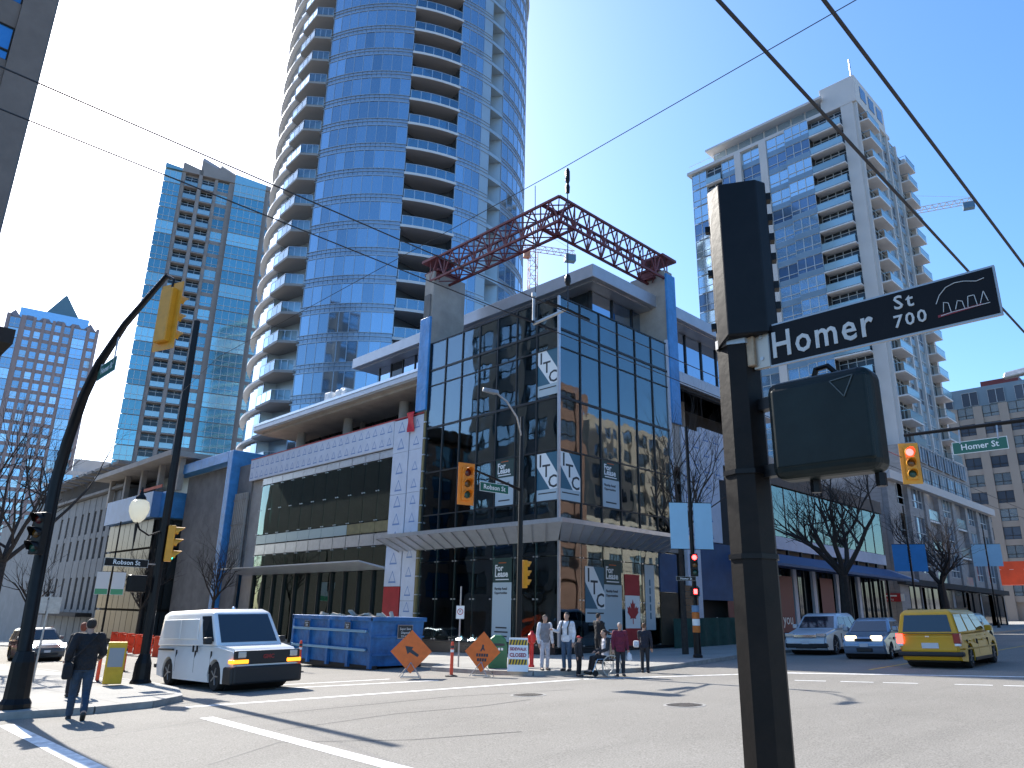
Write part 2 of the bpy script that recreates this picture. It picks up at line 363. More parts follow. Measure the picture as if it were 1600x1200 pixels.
# pylons and lattice truss
part(B().box(XF - .05, 29.0, 34.55, 35.45, 10, 22.6), 'pylon', M_CONC, bevel=.02)
part(B().box(36.25, 37.1, YF - .05, 26.4, 10, 22.6), 'pylon', M_CONC, bevel=.02)
part(B().box(XF - .22, XF - .06, 34.5, 35.5, 13.3, 19.4), 'membrane', M_BLUE, bevel=.03)
part(B().box(XF - .16, XF - .06, 34.7, 35.3, 19.4, 21), 'flashing', M_CONCD)
part(B().box(36.2, 37.15, YF - .22, YF - .06, 12.6, 22.3), 'membrane', M_BLUE, bevel=.03)
part(B().box(36.05, 36.2, YF - .12, YF + .05, 5.9, 17.8), 'corner_trim', M_INSUL)
TZ0, TZ1 = 22.0, 23.5
def truss(a, b, name):
    a = Vector(a); b = Vector(b); d = (b - a); L = d.length; d.normalize(); s = Vector((-d.y, d.x, 0)) * .62; n = round(L / 1.35)
    P = lambda t, side, top: a + d * (L * t) + s * side + Vector((0, 0, TZ1 - TZ0 if top else 0))
    for side in (-1, 1):
        for top in (0, 1): part(B().bar(P(0, side, top), P(1, side, top), .13), 'truss_chord', M_STEELR)
    w = B()
    for i in range(n):
        t0, t1, tm = i / n, (i + 1) / n, (i + .5) / n
        for side in (-1, 1):
            w.bar(P(t0, side, 0), P(tm, side, 1), .07); w.bar(P(tm, side, 1), P(t1, side, 0), .07); w.bar(P(t0, side, 0), P(t0, side, 1), .06)
        for top in (0, 1):
            w.bar(P(t0, -1, top), P(t0, 1, top), .07); w.bar(P(t0, -1, top), P(t1, 1, top), .055)
    part(w, 'truss_lattice', M_STEELR)
truss((27.0, 35.0, TZ0), (27.0, 23.78, TZ0), 'l'); truss((36.6, 24.4, TZ0), (26.38, 24.4, TZ0), 'r')
for x, y in ((27.4, 35), (36.7, 24.8)):
    part(B().box(x - .95, x + .9, y - .7, y + .7, 22.6, 22.75).box(x - .9, x - .6, y - .5, y + .5, 22.1, 22.6), 'truss_bearing', M_STEELR)
    part(B().box(x - 1.2, x + .5, y - .75, y + .75, 23.42, 23.6) if y > 30 else B().box(x - .75, x + .75, y - 1.2, y + .5, 23.42, 23.6), 'truss_cap', M_STEELR)
# roof: overhanging slab, fascia, recessed top floor
RO = [(30, 24.45), (50, 24.45), (50, 49.5), (30, 49.5)]
part(B().prism(RO, 20.2, 21.0), 'roof_slab', M_FASC, bevel=.03)
part(B().prism([(30.4, 24.8), (49.5, 24.8), (49.5, 49), (30.4, 49)], 20.12, 20.197), 'soffit', M_FASC)
part(B().box(33.0, 49, 29.0, 49, 15.8, 20.1), 'upper_core', M_CONCD)
for i in range(9): pane_r(25.75, 31.4 + i * 2, 33.3 + i * 2, 16.2, 20.1, M_GLASSR)
for i in range(14):
    pane_l(31.35, 25.8 + i * 1.55, 27.25 + i * 1.55, 16.2, 20.1, M_GLASSR if i % 3 else M_BLACKGL)
    part(B().box(31.27, 31.43, 27.25 + i * 1.55, 27.35 + i * 1.55, 15.8, 20.1), 'mullion', M_MULL)
for i in range(10):
    yy = 25.75
    part(B().box(31.28 + i * 2, 31.4 + i * 2, yy - .1, yy + .1, 15.8, 20.1), 'mullion', M_MULL)
    if i > 3: part(B().box(31.4 + i * 2, 33.3 + i * 2, yy - .06, yy + .06, 17.1, 17.16), 'transom', M_MULL)
# ---- left wing along the street
W0, W1 = 37.75, 57.6
def triangles(b, put, u0, u1, v0, v1, s, du, dv):
    """printed triangle outlines of an insulation board; put(u,v) gives the point"""
    u = u0 + du / 2; k = 0
    while u < u1 - s * .4:
        v = v0 + dv / 2
        while v < v1 - s * .4:
            T = [(u - s / 2, v - s * .45), (u + s / 2, v - s * .45), (u, v + s * .5)]; t = [(p[0] * .72 + u * .28, p[1] * .72 + v * .28) for p in T]
            for i in range(3):
                j = (i + 1) % 3; b.quad(put(*T[i]), put(*T[j]), put(*t[j]), put(*t[i]))
            v += dv
        u += du
def insul_l(y0, y1, z0, z1, s, du, dv, x=XF):
    p = part(B().box(x - .1, x + .1, y0, y1, z0, z1), 'insulation_panel', M_INSUL)
    b = B(); triangles(b, lambda u, v: (x - .105, u, v), y0, y1, z0, z1, s, du, dv); tag(b.build('print', M_PRINT, p, off=O), kind='stuff')
def insul_r(x0, x1, z0, z1, s, du, dv, y=YF):
    p = part(B().box(x0, x1, y - .1, y + .1, z0, z1), 'insulation_panel', M_INSUL)
    b = B(); triangles(b, lambda u, v: (u, y - .105, v), x0, x1, z0, z1, s, du, dv); tag(b.build('print', M_PRINT, p, off=O), kind='stuff')
ps = (3.0, 5.3, 8.4, 11.0, 13.1)
for z0, z1 in zip(ps, ps[1:]):
    insul_l(36.12, 37.7, z0, z1 - .02, .75, 1.55, 1.06)
for z0, z1 in zip((-.8, 2.2, 5.3, 8.4, 11.0), (2.2, 5.3, 8.4, 11.0, 13.1)):
    insul_l(34.72, 36.0, z0, z1 - .02, .6, 1.25, 1.06)
part(B().box(XF - .1, XF + .1, 36.12, 37.7, .3, 2.98), 'red_board', M_RED)
part(B().box(XF - .06, XF + .06, 36.12, 37.7, -.9, .3), 'plinth', M_GRAN)
part(B().box(XF - .12, XF, 34.5, 34.68, -.6, 13.2), 'scaffold_strip', M_OCHRE)
for k in range(13): part(B().box(XF - .2, XF - .05, 34.42, 34.62, .5 + k, .56 + k), 'scaffold_clip', M_ALU)
fy = [W0 + i * (W1 - W0) / 6 for i in range(7)]
for a, b in zip(fy, fy[1:]): insul_l(a + .01, b - .01, 11.45, 13.15, .55, .83, .83)
part(B().box(XF - .13, XF + .2, 34.72, W1, 13.15, 13.22), 'parapet_edge', M_RED)
NP = 11; py = [W0 + i * (55.4 - W0) / NP for i in range(NP + 1)]
for a, b in zip(py, py[1:]):
    pane_l(XF + .1, a, b, 7.0, 10.85, M_GLASS2)
    pane_l(XF + .1, a, b, 4.2, 5.45, M_GLASS2); pane_l(XF + .3, a, b, -.4, 4.0, M_GLASS2)
    part(B().box(XF + .05, XF + .12, a, b - .04, 6.3, 6.95), 'spandrel_panel', M_OCHRE if b < 42.8 else M_SPAN)
    for nk, zz, dz in ((6, 10.9, .09), (8, 5.5, .095)):
        lv = B().box(XF + .06, XF + .07, a + .03, b - .03, zz, zz + dz * nk - .05)
        for k in range(nk): lv.box(XF + .04, XF + .1, a + .03, b - .03, zz + k * dz, zz + k * dz + .04)
        part(lv, 'louvre', M_ALU)
    part(B().box(XF + .12, XF + .3, b - .05, b + .05, -.6, 11.4), 'mullion', M_MULL)
    for z in (8.9, 7.05, 5.42, 10.8): [part(B().box(XF + .04, XF + .085, b + d, b + d + .09, z - .03, z + .03), 'clip', M_ALU) for d in (-.16, .07)]
part(B().box(XF + .2, XF + .34, W0, 55.4, 5.45, 7.0).box(XF + .2, XF + .34, W0, 55.4, 10.85, 11.5), 'backing_board', M_CONCD)
part(B().box(XF + .3, XF + .6, 55.4, 57.6, -1.5, 11.45), 'end_wall', M_CONC)
part(B().box(XF + .3, XF + .9, W0, 55.4, -2.2, -.42), 'plinth', M_CONC)
part(B().hexa([(XF + .1, 37.8, 4.0), (XF - 1.9, 37.8, 4.35), (XF - 1.9, 56.9, 4.35), (XF + .1, 56.9, 4.0)], [(XF + .1, 37.8, 4.12), (XF - 1.9, 37.8, 4.42), (XF - 1.9, 56.9, 4.42), (XF + .1, 56.9, 4.12)]), 'canopy', M_CANO)
for i in range(7): part(B().box(XF - .1, XF + .1, 57.75 + i * .33, 57.87 + i * .33, 4.4, 10.6), 'pipe_fin', M_CONC)
for z in (6, 8, 10): part(B().box(XF - .1, XF + .1, 57.7, 60, z, z + .1), 'pipe_rail', M_CONC)
part(B().box(XF + .2, XF + .4, 57.6, 60.2, 4.3, 13).box(XF - .1, XF + .1, 57.7, 60.2, -2, 4.3), 'tarpaulin', M_CONCD)
# recessed storey over the wing, soffit slab with a lit edge
part(B().box(XF - .1, 46, 35.55, 57.9, 15.5, 15.62), 'soffit', M_CONC)
part(B().box(XF - .15, 46, 35.55, 57.9, 15.62, 16.1), 'roof_slab', M_FASC, bevel=.02)
part(B().box(XF - .2, XF - .15, 35.5, 58.0, 15.98, 16.16), 'slab_edge', M_ALU)
for i in range(13):
    pane_l(30.4, 35.6 + i * 1.55, 37.1 + i * 1.55, 13.2, 15.48, M_GLASSR if i == 1 else M_BLACKGL)
    part(B().box(30.3, 30.45, 37.1 + i * 1.55, 37.15 + i * 1.55, 13.2, 15.5), 'mullion', M_MULL)
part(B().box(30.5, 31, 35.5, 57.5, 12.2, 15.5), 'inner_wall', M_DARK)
part(B().box(26.6, 31, 35.5, 57.5, 11.5, 12.6), 'terrace_slab', M_CONC)
for y in (38, 47, 56): part(B().box(29.7, 30.0, y - .15, y + .15, 12.6, 15.5), 'post', M_CONCD)
part(B().prism([(27, 57.2), (27.5, 58.4), (29, 59.4), (31, 59.8), (31, 57)], 12.4, 12.7).prism([(27, 57.2), (27.5, 58.4), (29, 59.4), (31, 59.8), (31, 57)], 13.3, 13.45), 'end_balcony', M_CONC)
# ---- right wing along the cross street
insul_r(37.2, 39.2, 5.95, 12.55, .7, 1.0, 1.06); insul_r(39.28, 41.8, 9.9, 12.9, .7, 1.2, 1.0); insul_r(39.28, 41.2, 5.95, 9.88, .7, 1.2, 1.0); insul_r(41.85, 46.0, 10.9, 12.9, .7, 1.2, 1.0)
insul_r(37.2, 38.6, -.3, 5.9, .6, 1.25, 1.06)
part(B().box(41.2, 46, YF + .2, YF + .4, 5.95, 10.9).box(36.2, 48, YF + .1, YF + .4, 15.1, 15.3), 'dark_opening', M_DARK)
part(B().box(36.2, 50, YF - .1, 30, 15.3, 16.1), 'roof_slab', M_FASC, bevel=.02)
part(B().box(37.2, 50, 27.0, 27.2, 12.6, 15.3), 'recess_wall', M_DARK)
part(B().box(37.2, 50, 24.0, 30, 12.1, 12.58), 'terrace_slab', M_CONC)
xs = [46 + i * 2 for i in range(12)]
for a, b in zip(xs, xs[1:]):
    pane_r(YF, a, b, 7.0, 10.5, M_GLASS2); part(B().box(b - .05, b + .05, YF - .04, YF + .15, 0, 11), 'mullion', M_MULL)
    pane_r(YF + .3, a, b, .1, 4.9, M_BLACKGL)
part(B().box(46, 68, YF - .08, YF + .2, 6.15, 6.98), 'spandrel_panel', M_INSUL)
part(B().box(46, 68, YF - .2, YF + .4, 10.5, 11.5), 'parapet', mat('brown_parapet', (.08, .06, .05), .7, noise=(2, .2)))
part(B().box(46, 68, YF + .5, 40, 5.2, 11.3), 'wing_body', M_CONCD); part(B().box(36.6, 68, YF + .7, 40, -.2, 5.2), 'shop_back_wall', M_DARK)
part(B().hexa([(43, YF - .1, 4.9), (43, YF - 2.3, 4.75), (68.5, YF - 2.3, 4.75), (68.5, YF - .1, 4.9)], [(43, YF - .1, 5.8), (43, YF - 2.3, 4.9), (68.5, YF - 2.3, 4.9), (68.5, YF - .1, 5.8)]), 'awning', mat('awning_blue', (.05, .10, .22), .6))
part(B().box(38.6, 46, YF - .05, YF + .1, 2.6, 5.9), 'hoarding_panel', mat('blue_board', (.02, .07, .17), .6, noise=(1, .2)))
for i in range(5): part(B().box(36.25 + i * .01, 38.0, YF - .16 - .01 * i, YF - .12, 1.55 + i * .36, 1.88 + i * .36), 'plywood_board', M_PLY)
part(B().box(34.5, 36.15, YF - .06, YF + .12, 2.9, 4.95), 'blue_board', mat('blue_board', (.02, .07, .17)))
part(B().box(34.5, 36.15, YF - .06, YF + .12, .2, 2.88), 'plywood_board', mat('plywood_dark', (.07, .05, .03), .8, noise=(1.5, .3)))
for x in (50.5, 53.5, 57.5, 61.5): part(B().box(x - .25, x + .25, YF - .1, YF + .1, 0, 4.9), 'pilaster', M_INSUL)
# rooftop details: wrapped pallet, red cloth
pb = B()
for i in range(7): pb.cbox((27.6 + rnd.uniform(-.3, .3), 45 + i * .42, 16.45 + rnd.uniform(-.1, .25)), (1.2, .55, .8 + rnd.uniform(0, .5)))
tag(pb.build('wrapped_pallet', mat('white_wrap', (.78, .78, .77), .4, bump=(3, .6)), bevel=.12), 'bundle wrapped in white plastic lying on the roof slab', 'pallet')
cl = B(); N = 6
for i in range(N):
    for j in range(N):
        q = [(XF - .22 - .07 * math.sin(3 * a + 5 * b) - .04, 35.5 + .75 * a * (1 - .25 * b), 13.35 - 1.25 * b) for a, b in ((i / N, j / N), ((i + 1) / N, j / N), ((i + 1) / N, (j + 1) / N), (i / N, (j + 1) / N))]
        cl.add(q + [(p[0] + .02, p[1], p[2]) for p in q], [(0, 1, 2, 3), (7, 6, 5, 4)])
tag(cl.build('red_cloth', mat('red_cloth', (.55, .015, .03), .7)), 'red cloth hanging over the corner of the white fascia', 'cloth')

# ------------------------------------------------------------------ posters behind the shop glass
M_PGREEN = mat('poster_green', (.012, .045, .042), .5); M_PGREY = mat('poster_grey', (.42, .50, .53), .5); M_PTEAL = mat('poster_teal', (.03, .12, .18), .5)
M_WHITE = mat('print_white', (.75, .77, .76), .5); M_INK = mat('print_ink', (.03, .035, .04), .6); M_ORANGE = mat('print_orange', (.5, .1, .01), .5)
def frame(face, u, z):
    """(origin, right, normal) on the left (street) or right facade, just outside the glass"""
    if face == 'l': return Vector((XF - .03, u, z)), Vector((0, -1, 0)), Vector((-1, 0, 0))
    return Vector((u, YF - .03, z)), Vector((1, 0, 0)), Vector((0, -1, 0))
def board(face, u, z, w, h, m, parent, name, d=0., du=0., dz=0.):
    o, r, n = frame(face, 0, 0)
    c = r * du + Vector((0, 0, dz)) + n * d
    q = [c + r * a * w / 2 + Vector((0, 0, b * h / 2)) for a, b in ((-1, -1), (1, -1), (1, 1), (-1, 1))]
    return B().add([p for p in q] + [p + n * .004 for p in q], [(3, 2, 1, 0), (4, 5, 6, 7), (0, 1, 5, 4), (1, 2, 6, 5), (2, 3, 7, 6), (3, 0, 4, 7)]).build(name, m, parent)
def poster(face, u, z, label, cat='poster', name='poster', group=None):
    o, r, n = frame(face, u, z); t = thing(name, label, cat, o, 0, group); t['face'] = face; return t, r, n
def for_lease(face, u, zc, w, h, label):
    t, r, n = poster(face, u, zc, label, 'lease sign', 'lease_poster')
    gh = h * (.30 if h > 3 else .42); F0 = frame(face, 0, 0)[0]
    def bd(m, name, w_, h_, dz, d): 
        b = board(face, 0, 0, w_, h_, m, t, name, d, 0, dz); b.data.transform(Matrix.Translation(-F0 + F0)); return b
    bd(M_PGREY, 'lower_field', w, h - gh, -gh / 2, 0); bd(M_PGREEN, 'upper_field', w, gh, h / 2 - gh / 2, .001)
    top = h / 2
    def tx(s, size, m, dz, du=0, bold=.0, al='LEFT'): lettering(s, size, m, t, Vector((0, 0, dz)) + r * du + n * .008, r, bold=bold, align=al)
    k = w / 1.35
    bd(M_ORANGE, 'orange_mark', w * .4, .04, top - gh * .2, .006)
    tx('For', .42 * k, M_WHITE, top - gh * .42, -w * .40, .012); tx('Lease', .42 * k, M_WHITE, top - gh * .66, -w * .40, .012); bd(M_WHITE, 'small_print', w * .7, .05 * k, top - gh * .88, .006)
    tx('Flagship Retail', .16 * k, M_INK, top - gh - .3 * k, -w * .40, .005); tx('Opportunities', .16 * k, M_INK, top - gh - .5 * k, -w * .40, .005)
    for j in range(3 if h > 3 else 1): bd(M_INK, 'small_print', w * (.62, .7, .58)[j], .07 * k, -top + .25 + .2 * j, .006)
def itc(face, u, zc, w, h, label, faint=False):
    t, r, n = poster(face, u, zc, label, 'poster', 'builder_poster')
    up = Vector((0, 0, 1))
    def poly(pts, m, name, d):
        q = [r * (a * w) + up * (b * h) + n * d for a, b in pts]; k = len(q)
        B().add(q + [p + n * .003 for p in q], [tuple(range(k - 1, -1, -1)), tuple(range(k, 2 * k))] + [(i, (i + 1) % k, k + (i + 1) % k, k + i) for i in range(k)]).build(name, m, t)
    poly([(-.5, -.5), (.5, -.5), (.5, .5), (-.5, .5)], M_PTEAL, 'field', 0)
    poly([(-.5, .5), (-.08, .5), (.5, .02), (.5, -.26), (.12, -.26), (-.5, .22)], M_WHITE, 'diagonal_band', .003)
    poly([(-.5, -.5), (.5, -.5), (.5, -.26), (-.5, -.26)], M_PGREY, 'lower_band', .004)
    for ch, du, dv in (('I', -.33, .33), ('T', -.05, .11), ('C', .25, -.12)): lettering(ch, .62 * w, M_INK, t, r * du * w + up * dv * h + n * .009, r, bold=.012)
    poly([(-.42, -.35), (.42, -.35), (.42, -.325), (-.42, -.325)], M_INK, 'small_print', .008)
itc('l', 24.55, 13.5, 1.42, 2.45, 'teal and white poster highest up on the left glass face near the corner'); itc('l', 24.55, 8.1, 1.42, 2.4, 'teal and white poster with diagonal band just left of the glass corner'); itc('r', 27.2, 8.1, 1.5, 2.4, 'teal and white poster with diagonal band just right of the glass corner')
itc('r', 29.0, 2.6, 1.5, 2.6, 'teal and white poster at street level right of the corner')
for_lease('l', 27.6, 8.2, 1.35, 2.5, 'For Lease sign on the left glass face above the canopy'); for_lease('r', 30.4, 8.2, 1.4, 2.5, 'For Lease sign on the right glass face above the canopy')
for_lease('l', 27.6, 2.3, 1.36, 4.0, 'tall For Lease sign at street level beside the centre lamp pole'); for_lease('r', 30.4, 2.3, 1.42, 4.0, 'tall For Lease sign at street level behind the standing pedestrians')
t, r_, n_ = poster('r', 32.0, 1.95, 'red and white maple leaf flag hanging in the shop window', 'flag', 'flag_banner')
board('r', 0, 0, 1.25, 1.05, M_RED, t, 'red_field', 0, 0, 1.2); board('r', 0, 0, 1.25, 1.6, M_WHITE, t, 'white_field', 0, 0, -.12); board('r', 0, 0, 1.25, .9, M_RED, t, 'red_field', 0, 0, -1.37)
leaf = [(0, .5), (.09, .3), (.2, .36), (.16, .12), (.3, .24), (.34, .15), (.48, .18), (.42, .04), (.47, -.02), (.22, -.2), (.25, -.28), (.03, -.25), (.03, -.48)]
leaf = leaf + [(-a, b) for a, b in reversed(leaf[1:])]
q = [Vector((a * 1.0, -.012, -.12 + b * 1.25)) for a, b in leaf]; B().add([(0, -.012, -.14)] + q, [(0, i + 1, (i + 1) % len(q) + 1) for i in range(len(q))]).build('maple_leaf', M_RED, t)
t, r_, n_ = poster('r', 33.55, 2.6, 'narrow pale vertical banner at the right end of the shop window', 'poster', 'window_banner')
board('r', 0, 0, .85, 3.3, M_PGREY, t, 'field'); [board('r', 0, 0, .12, .32, M_PTEAL, t, 'print', .006, 0, -.95 + .42 * j) for j in range(5)]
for i, x in enumerate((48.9, 55.4)):
    t, r_, n_ = poster('r', x, 2.4 + .02 * x - .8, ['red poster with cursive lettering behind the white SUV', 'red poster behind the street tree on the right'][i])
    t.location.y = YF - .06 + (-.3 if i else .2); board('r', 0, 0, 2.1, 3.6, mat('poster_red', (.16, .015, .015), .5), t, 'field'); lettering('you', .95, M_WHITE, t, (0, -.012, -1.0), (1, 0, 0), bold=.005)
    t.location.y = YF - .12
t, r_, n_ = poster('r', 42.6, 1.9, 'dark red poster panel beside the green hoarding'); board('r', 0, 0, 2.3, 4.3, mat('poster_red', (.16, .015, .015)), t, 'field')
# green fabric hoarding
hx = [34.4 + i * 2.2 for i in range(5)]
fo = thing('hoarding_fence', 'dark green fabric construction fence right of the glass shop front', 'fence', (34.4, 22.9, gz(34.4, 22.9)))
for i, (a, b) in enumerate(zip(hx, hx[1:])):
    fb = B(); n = 14
    for k in range(n):
        x0, x1 = a + (b - a) * k / n, a + (b - a) * (k + 1) / n; y0, y1 = 22.9 + .05 * math.sin(x0 * 5 + i), 22.9 + .05 * math.sin(x1 * 5 + i)
        fb.hexa([(x0, y0, -.5), (x1, y1, -.5), (x1, y1 + .02, -.5), (x0, y0 + .02, -.5)], [(x0, y0, 1.6 + .02 * x0 - .75), (x1, y1, 1.6 + .02 * x1 - .75), (x1, y1 + .02, 1.6 + .02 * x1 - .75), (x0, y0 + .02, 1.6 + .02 * x0 - .75)])
    fb.build('fabric_panel', M_GREENF, fo, off=fo.location)
    B().tube([(b, 22.98, -.5), (b, 22.98, 1.65)], .03, 6).build('post', M_ALU, fo, off=fo.location)
# ------------------------------------------------------------------ round glass tower
M_TGL = mat('tower_glass', (.36, .45, .54), .05, .9, bump=(.35, .05), rand=.2)
M_TGL2 = mat('tower_glass_side', (.36, .45, .54), .06, .9, bump=(.35, .05))
M_SPN = mat('tower_spandrel', (.30, .38, .47), .3, .6, noise=(.5, .12))
M_TPAN = mat('tower_panel', (.38, .45, .49), .35, .4, noise=(.3, .08))
M_TRAIL = mat('tower_rail', (.40, .45, .50), .35, .6)
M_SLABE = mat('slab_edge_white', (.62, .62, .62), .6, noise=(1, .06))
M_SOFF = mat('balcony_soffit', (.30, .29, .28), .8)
M_GUARD = window_glass('guard_glass', (.7, .85, .95), .22, .02, clear=(.55, .72, .80))
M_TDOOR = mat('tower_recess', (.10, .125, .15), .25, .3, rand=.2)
TCX, TCY, TR = 44.1, 64.9, 14.5
TW = thing('round_glass_tower', 'tall curved blue glass apartment tower with a column of recessed balconies', 'tower', (TCX, TCY, 12))
def pol(th, r, z=0): a = R(235.8 + th); return Vector((r * math.cos(a), r * math.sin(a), z))
FH = 2.88; ZK = [28.2 + FH * k - 12 for k in range(-5, 17)]
def arc(t0, t1, r, n): return [pol(t0 + (t1 - t0) * i / n, r) for i in range(n + 1)]
def ring(b, t0, t1, r0, r1, z0, z1, n):
    """curved slab between radii r0<r1"""
    A = arc(t0, t1, r0, n); C = arc(t0, t1, r1, n)
    for i in range(n):
        q = [A[i], C[i], C[i + 1], A[i + 1]]
        b.hexa([(p.x, p.y, z0) for p in q], [(p.x, p.y, z1) for p in q])
    return b
stuff = B()
def pane_mesh(dth, z0, z1, m):
    a, c = pol(-dth / 2, TR), pol(dth / 2, TR); d = (c - a); d.normalize(); n = pol(0, 1); a += d * .02; c -= d * .02
    return B().hexa([(a.x, a.y, z0), (c.x, c.y, z0), *[(p.x - n.x * .03, p.y - n.y * .03, z0) for p in (c, a)]], [(a.x, a.y, z1), (c.x, c.y, z1), *[(p.x - n.x * .03, p.y - n.y * .03, z1) for p in (c, a)]]).build('pane', m, TW)
def tower_pane(me, th, z): inst('pane', me, TW, (0, 0, z), R(th))
me4 = pane_mesh(4.0, .5, 2.5, M_TGL); me38 = pane_mesh(3.83, .5, 2.5, M_TGL); me5 = pane_mesh(5.0, .5, 2.5, M_TGL)
protos = (me4, me38, me5); M4, M38, M5 = (o.data for o in protos)
for o in protos: bpy.data.objects.remove(o)
MULL = [-36 + 4 * i for i in range(10)] + [20.5 + 3.83 * i for i in range(4)] + [45 + 5 * i for i in range(8)]
for k, z in enumerate(ZK):
    vis = k < 17
    for i in range(9): tower_pane(M4, -34 + 4 * i, z) if vis else ring(stuff, -36 + 4 * i + .1, -32 + 4 * i - .1, TR - .03, TR, z + .5, z + 2.5, 1)
    for i in range(3): tower_pane(M38, 20.5 + 3.83 * (i + .5), z) if vis else ring(stuff, 20.6 + 3.83 * i, 24.2 + 3.83 * i, TR - .03, TR, z + .5, z + 2.5, 1)
    for i in range(7):
        if vis and i < 5: tower_pane(M5, 47.5 + 5 * i, z)
        else: ring(stuff, 45.1 + 5 * i, 49.9 + 5 * i, TR - .03, TR, z + .5, z + 2.5, 1)
    ring(stuff, -150, -55, TR - .25, TR - .2, z + .3, z + 2.55, 20); ring(stuff, 80, 150, TR - .05, TR, z + .5, z + 2.5, 14)
    # floor bands: spandrel squares between two thin rails
    for t0, t1, n in ((-36, 0, 18), (20.5, 32, 6), (45, 150, 26)):
        sp = B(); ring(sp, t0, t1, TR - .16, TR - .1, z - .28, z + .5, n)
        for i in range(n):
            a = t0 + (t1 - t0) * i / n; ring(sp, a + .08, a + (t1 - t0) / n - .08, TR - .1, TR - .02, z - .28, z + .5, 1)
        sp.build('spandrel_band', M_SPN, TW)
    for t0, t1, n in ((-37, .3, 18), (20.2, 36.8, 6), (44.8, 80, 12)):
        ra = B()
        for zz in (-.33, .10, .46, 2.5): ring(ra, t0, t1, TR - .06, TR + .05, z + zz, z + zz + .06, n)
        for th in MULL:
            if t0 < th < t1 + 1: ring(ra, th - .12, th + .12, TR - .06, TR + .04, z + .5, z + 2.55, 1)
        ra.build('window_rails', M_TRAIL, TW)
    gp = B(); ring(gp, 32, 37, TR - .15, TR - .02, z - .3, z + 2.55, 2); gp.build('grey_panel', M_TPAN, TW)
    # recessed balconies in the middle
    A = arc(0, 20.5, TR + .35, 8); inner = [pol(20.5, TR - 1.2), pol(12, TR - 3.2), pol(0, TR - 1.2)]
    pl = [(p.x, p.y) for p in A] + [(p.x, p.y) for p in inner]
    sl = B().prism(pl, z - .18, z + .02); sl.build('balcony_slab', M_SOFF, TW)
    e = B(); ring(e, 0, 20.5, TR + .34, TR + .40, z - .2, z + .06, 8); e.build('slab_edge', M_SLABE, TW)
    g = B(); ring(g, .6, 20, TR + .26, TR + .28, z + .12, z + 1.02, 8); g.build('guard_glass', M_GUARD, TW)
    rl = B(); ring(rl, .3, 20.3, TR + .24, TR + .30, z + 1.02, z + 1.08, 8)
    for i in range(6): ring(rl, .4 + 3.9 * i, .7 + 3.9 * i, TR + .24, TR + .30, z, z + 1.05, 1)
    rl.build('guard_rail', M_TRAIL, TW)
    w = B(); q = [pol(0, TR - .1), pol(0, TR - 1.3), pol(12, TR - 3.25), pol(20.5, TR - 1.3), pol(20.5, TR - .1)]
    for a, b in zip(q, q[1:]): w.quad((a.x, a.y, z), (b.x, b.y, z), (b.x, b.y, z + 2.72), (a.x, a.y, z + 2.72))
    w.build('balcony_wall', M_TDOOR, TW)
    # notch on the right, pointed balconies on the left
    w = B(); q = [pol(37, TR), pol(41, TR - 1.6), pol(45, TR)]
    for a, b in zip(q, q[1:]): w.quad((a.x, a.y, z - .3), (b.x, b.y, z - .3), (b.x, b.y, z + 2.58), (a.x, a.y, z + 2.58))
    w.build('notch_panel', M_TPAN, TW)
    nb = B(); nb.prism([(p.x, p.y) for p in (pol(37, TR), pol(45, TR + .02), pol(41, TR - 1.6))], z - .3, z + .1); nb.build('notch_slab', M_TPAN, TW)
    q = [pol(-36, TR - 1.4), pol(-36.5, TR + .2), pol(-42, TR + 1.15), pol(-54, TR + .5), pol(-56, TR - 1.4)]
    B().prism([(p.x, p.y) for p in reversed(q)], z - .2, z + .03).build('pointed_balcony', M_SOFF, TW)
    g = B(); t = [pol(-36.5, TR + .15), pol(-42, TR + 1.08), pol(-54, TR + .45)]
    rl = B()
    for a, b in zip(t, t[1:]):
        g.quad((a.x, a.y, z + .1), (b.x, b.y, z + .1), (b.x, b.y, z + 1.0), (a.x, a.y, z + 1.0)); rl.bar((a.x, a.y, z + 1.03), (b.x, b.y, z + 1.03), .05)
        for j in range(4): p = a.lerp(b, j / 3); rl.bar((p.x, p.y, z), (p.x, p.y, z + 1.03), .045)
    g.build('guard_glass', M_GUARD, TW); rl.build('guard_rail', M_TRAIL, TW)
    w = B(); q = [pol(-36, TR - .1), pol(-38, TR - 1.3), pol(-54, TR - 1.3), pol(-56, TR - .2)]
    for a, b in zip(q, q[1:]): w.quad((a.x, a.y, z), (b.x, b.y, z), (b.x, b.y, z + 2.7), (a.x, a.y, z + 2.7))
    w.build('balcony_wall', M_TPAN, TW)
    e = B(); ring(e, -150, -55, TR - 1.2, TR + .28, z - .2, z + .03, 18); e.build('side_slab', M_SLABE, TW)
tag(stuff.build('upper_panes', M_TGL2, TW), kind='stuff')
B().lathe([(TR - 3.4, 0), (TR - 3.4, ZK[-1] + 3)], 40).build('core', M_TDOOR, TW)  # dark inner cylinder added to block light through the tower
sh = B()
for t0, t1 in ((-150, -56), (-37, 0), (20.5, 37), (45, 150)): ring(sh, t0, t1, TR - .9, TR - .3, 0, ZK[-1] + 3, 12)
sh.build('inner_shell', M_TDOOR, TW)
B().lathe([(TR + .3, ZK[-1] + 2.7), (TR + .3, ZK[-1] + 3.4), (TR - 4, ZK[-1] + 3.4), (TR - 4, ZK[-1] + 7)], 48).build('roof', M_TPAN, TW)

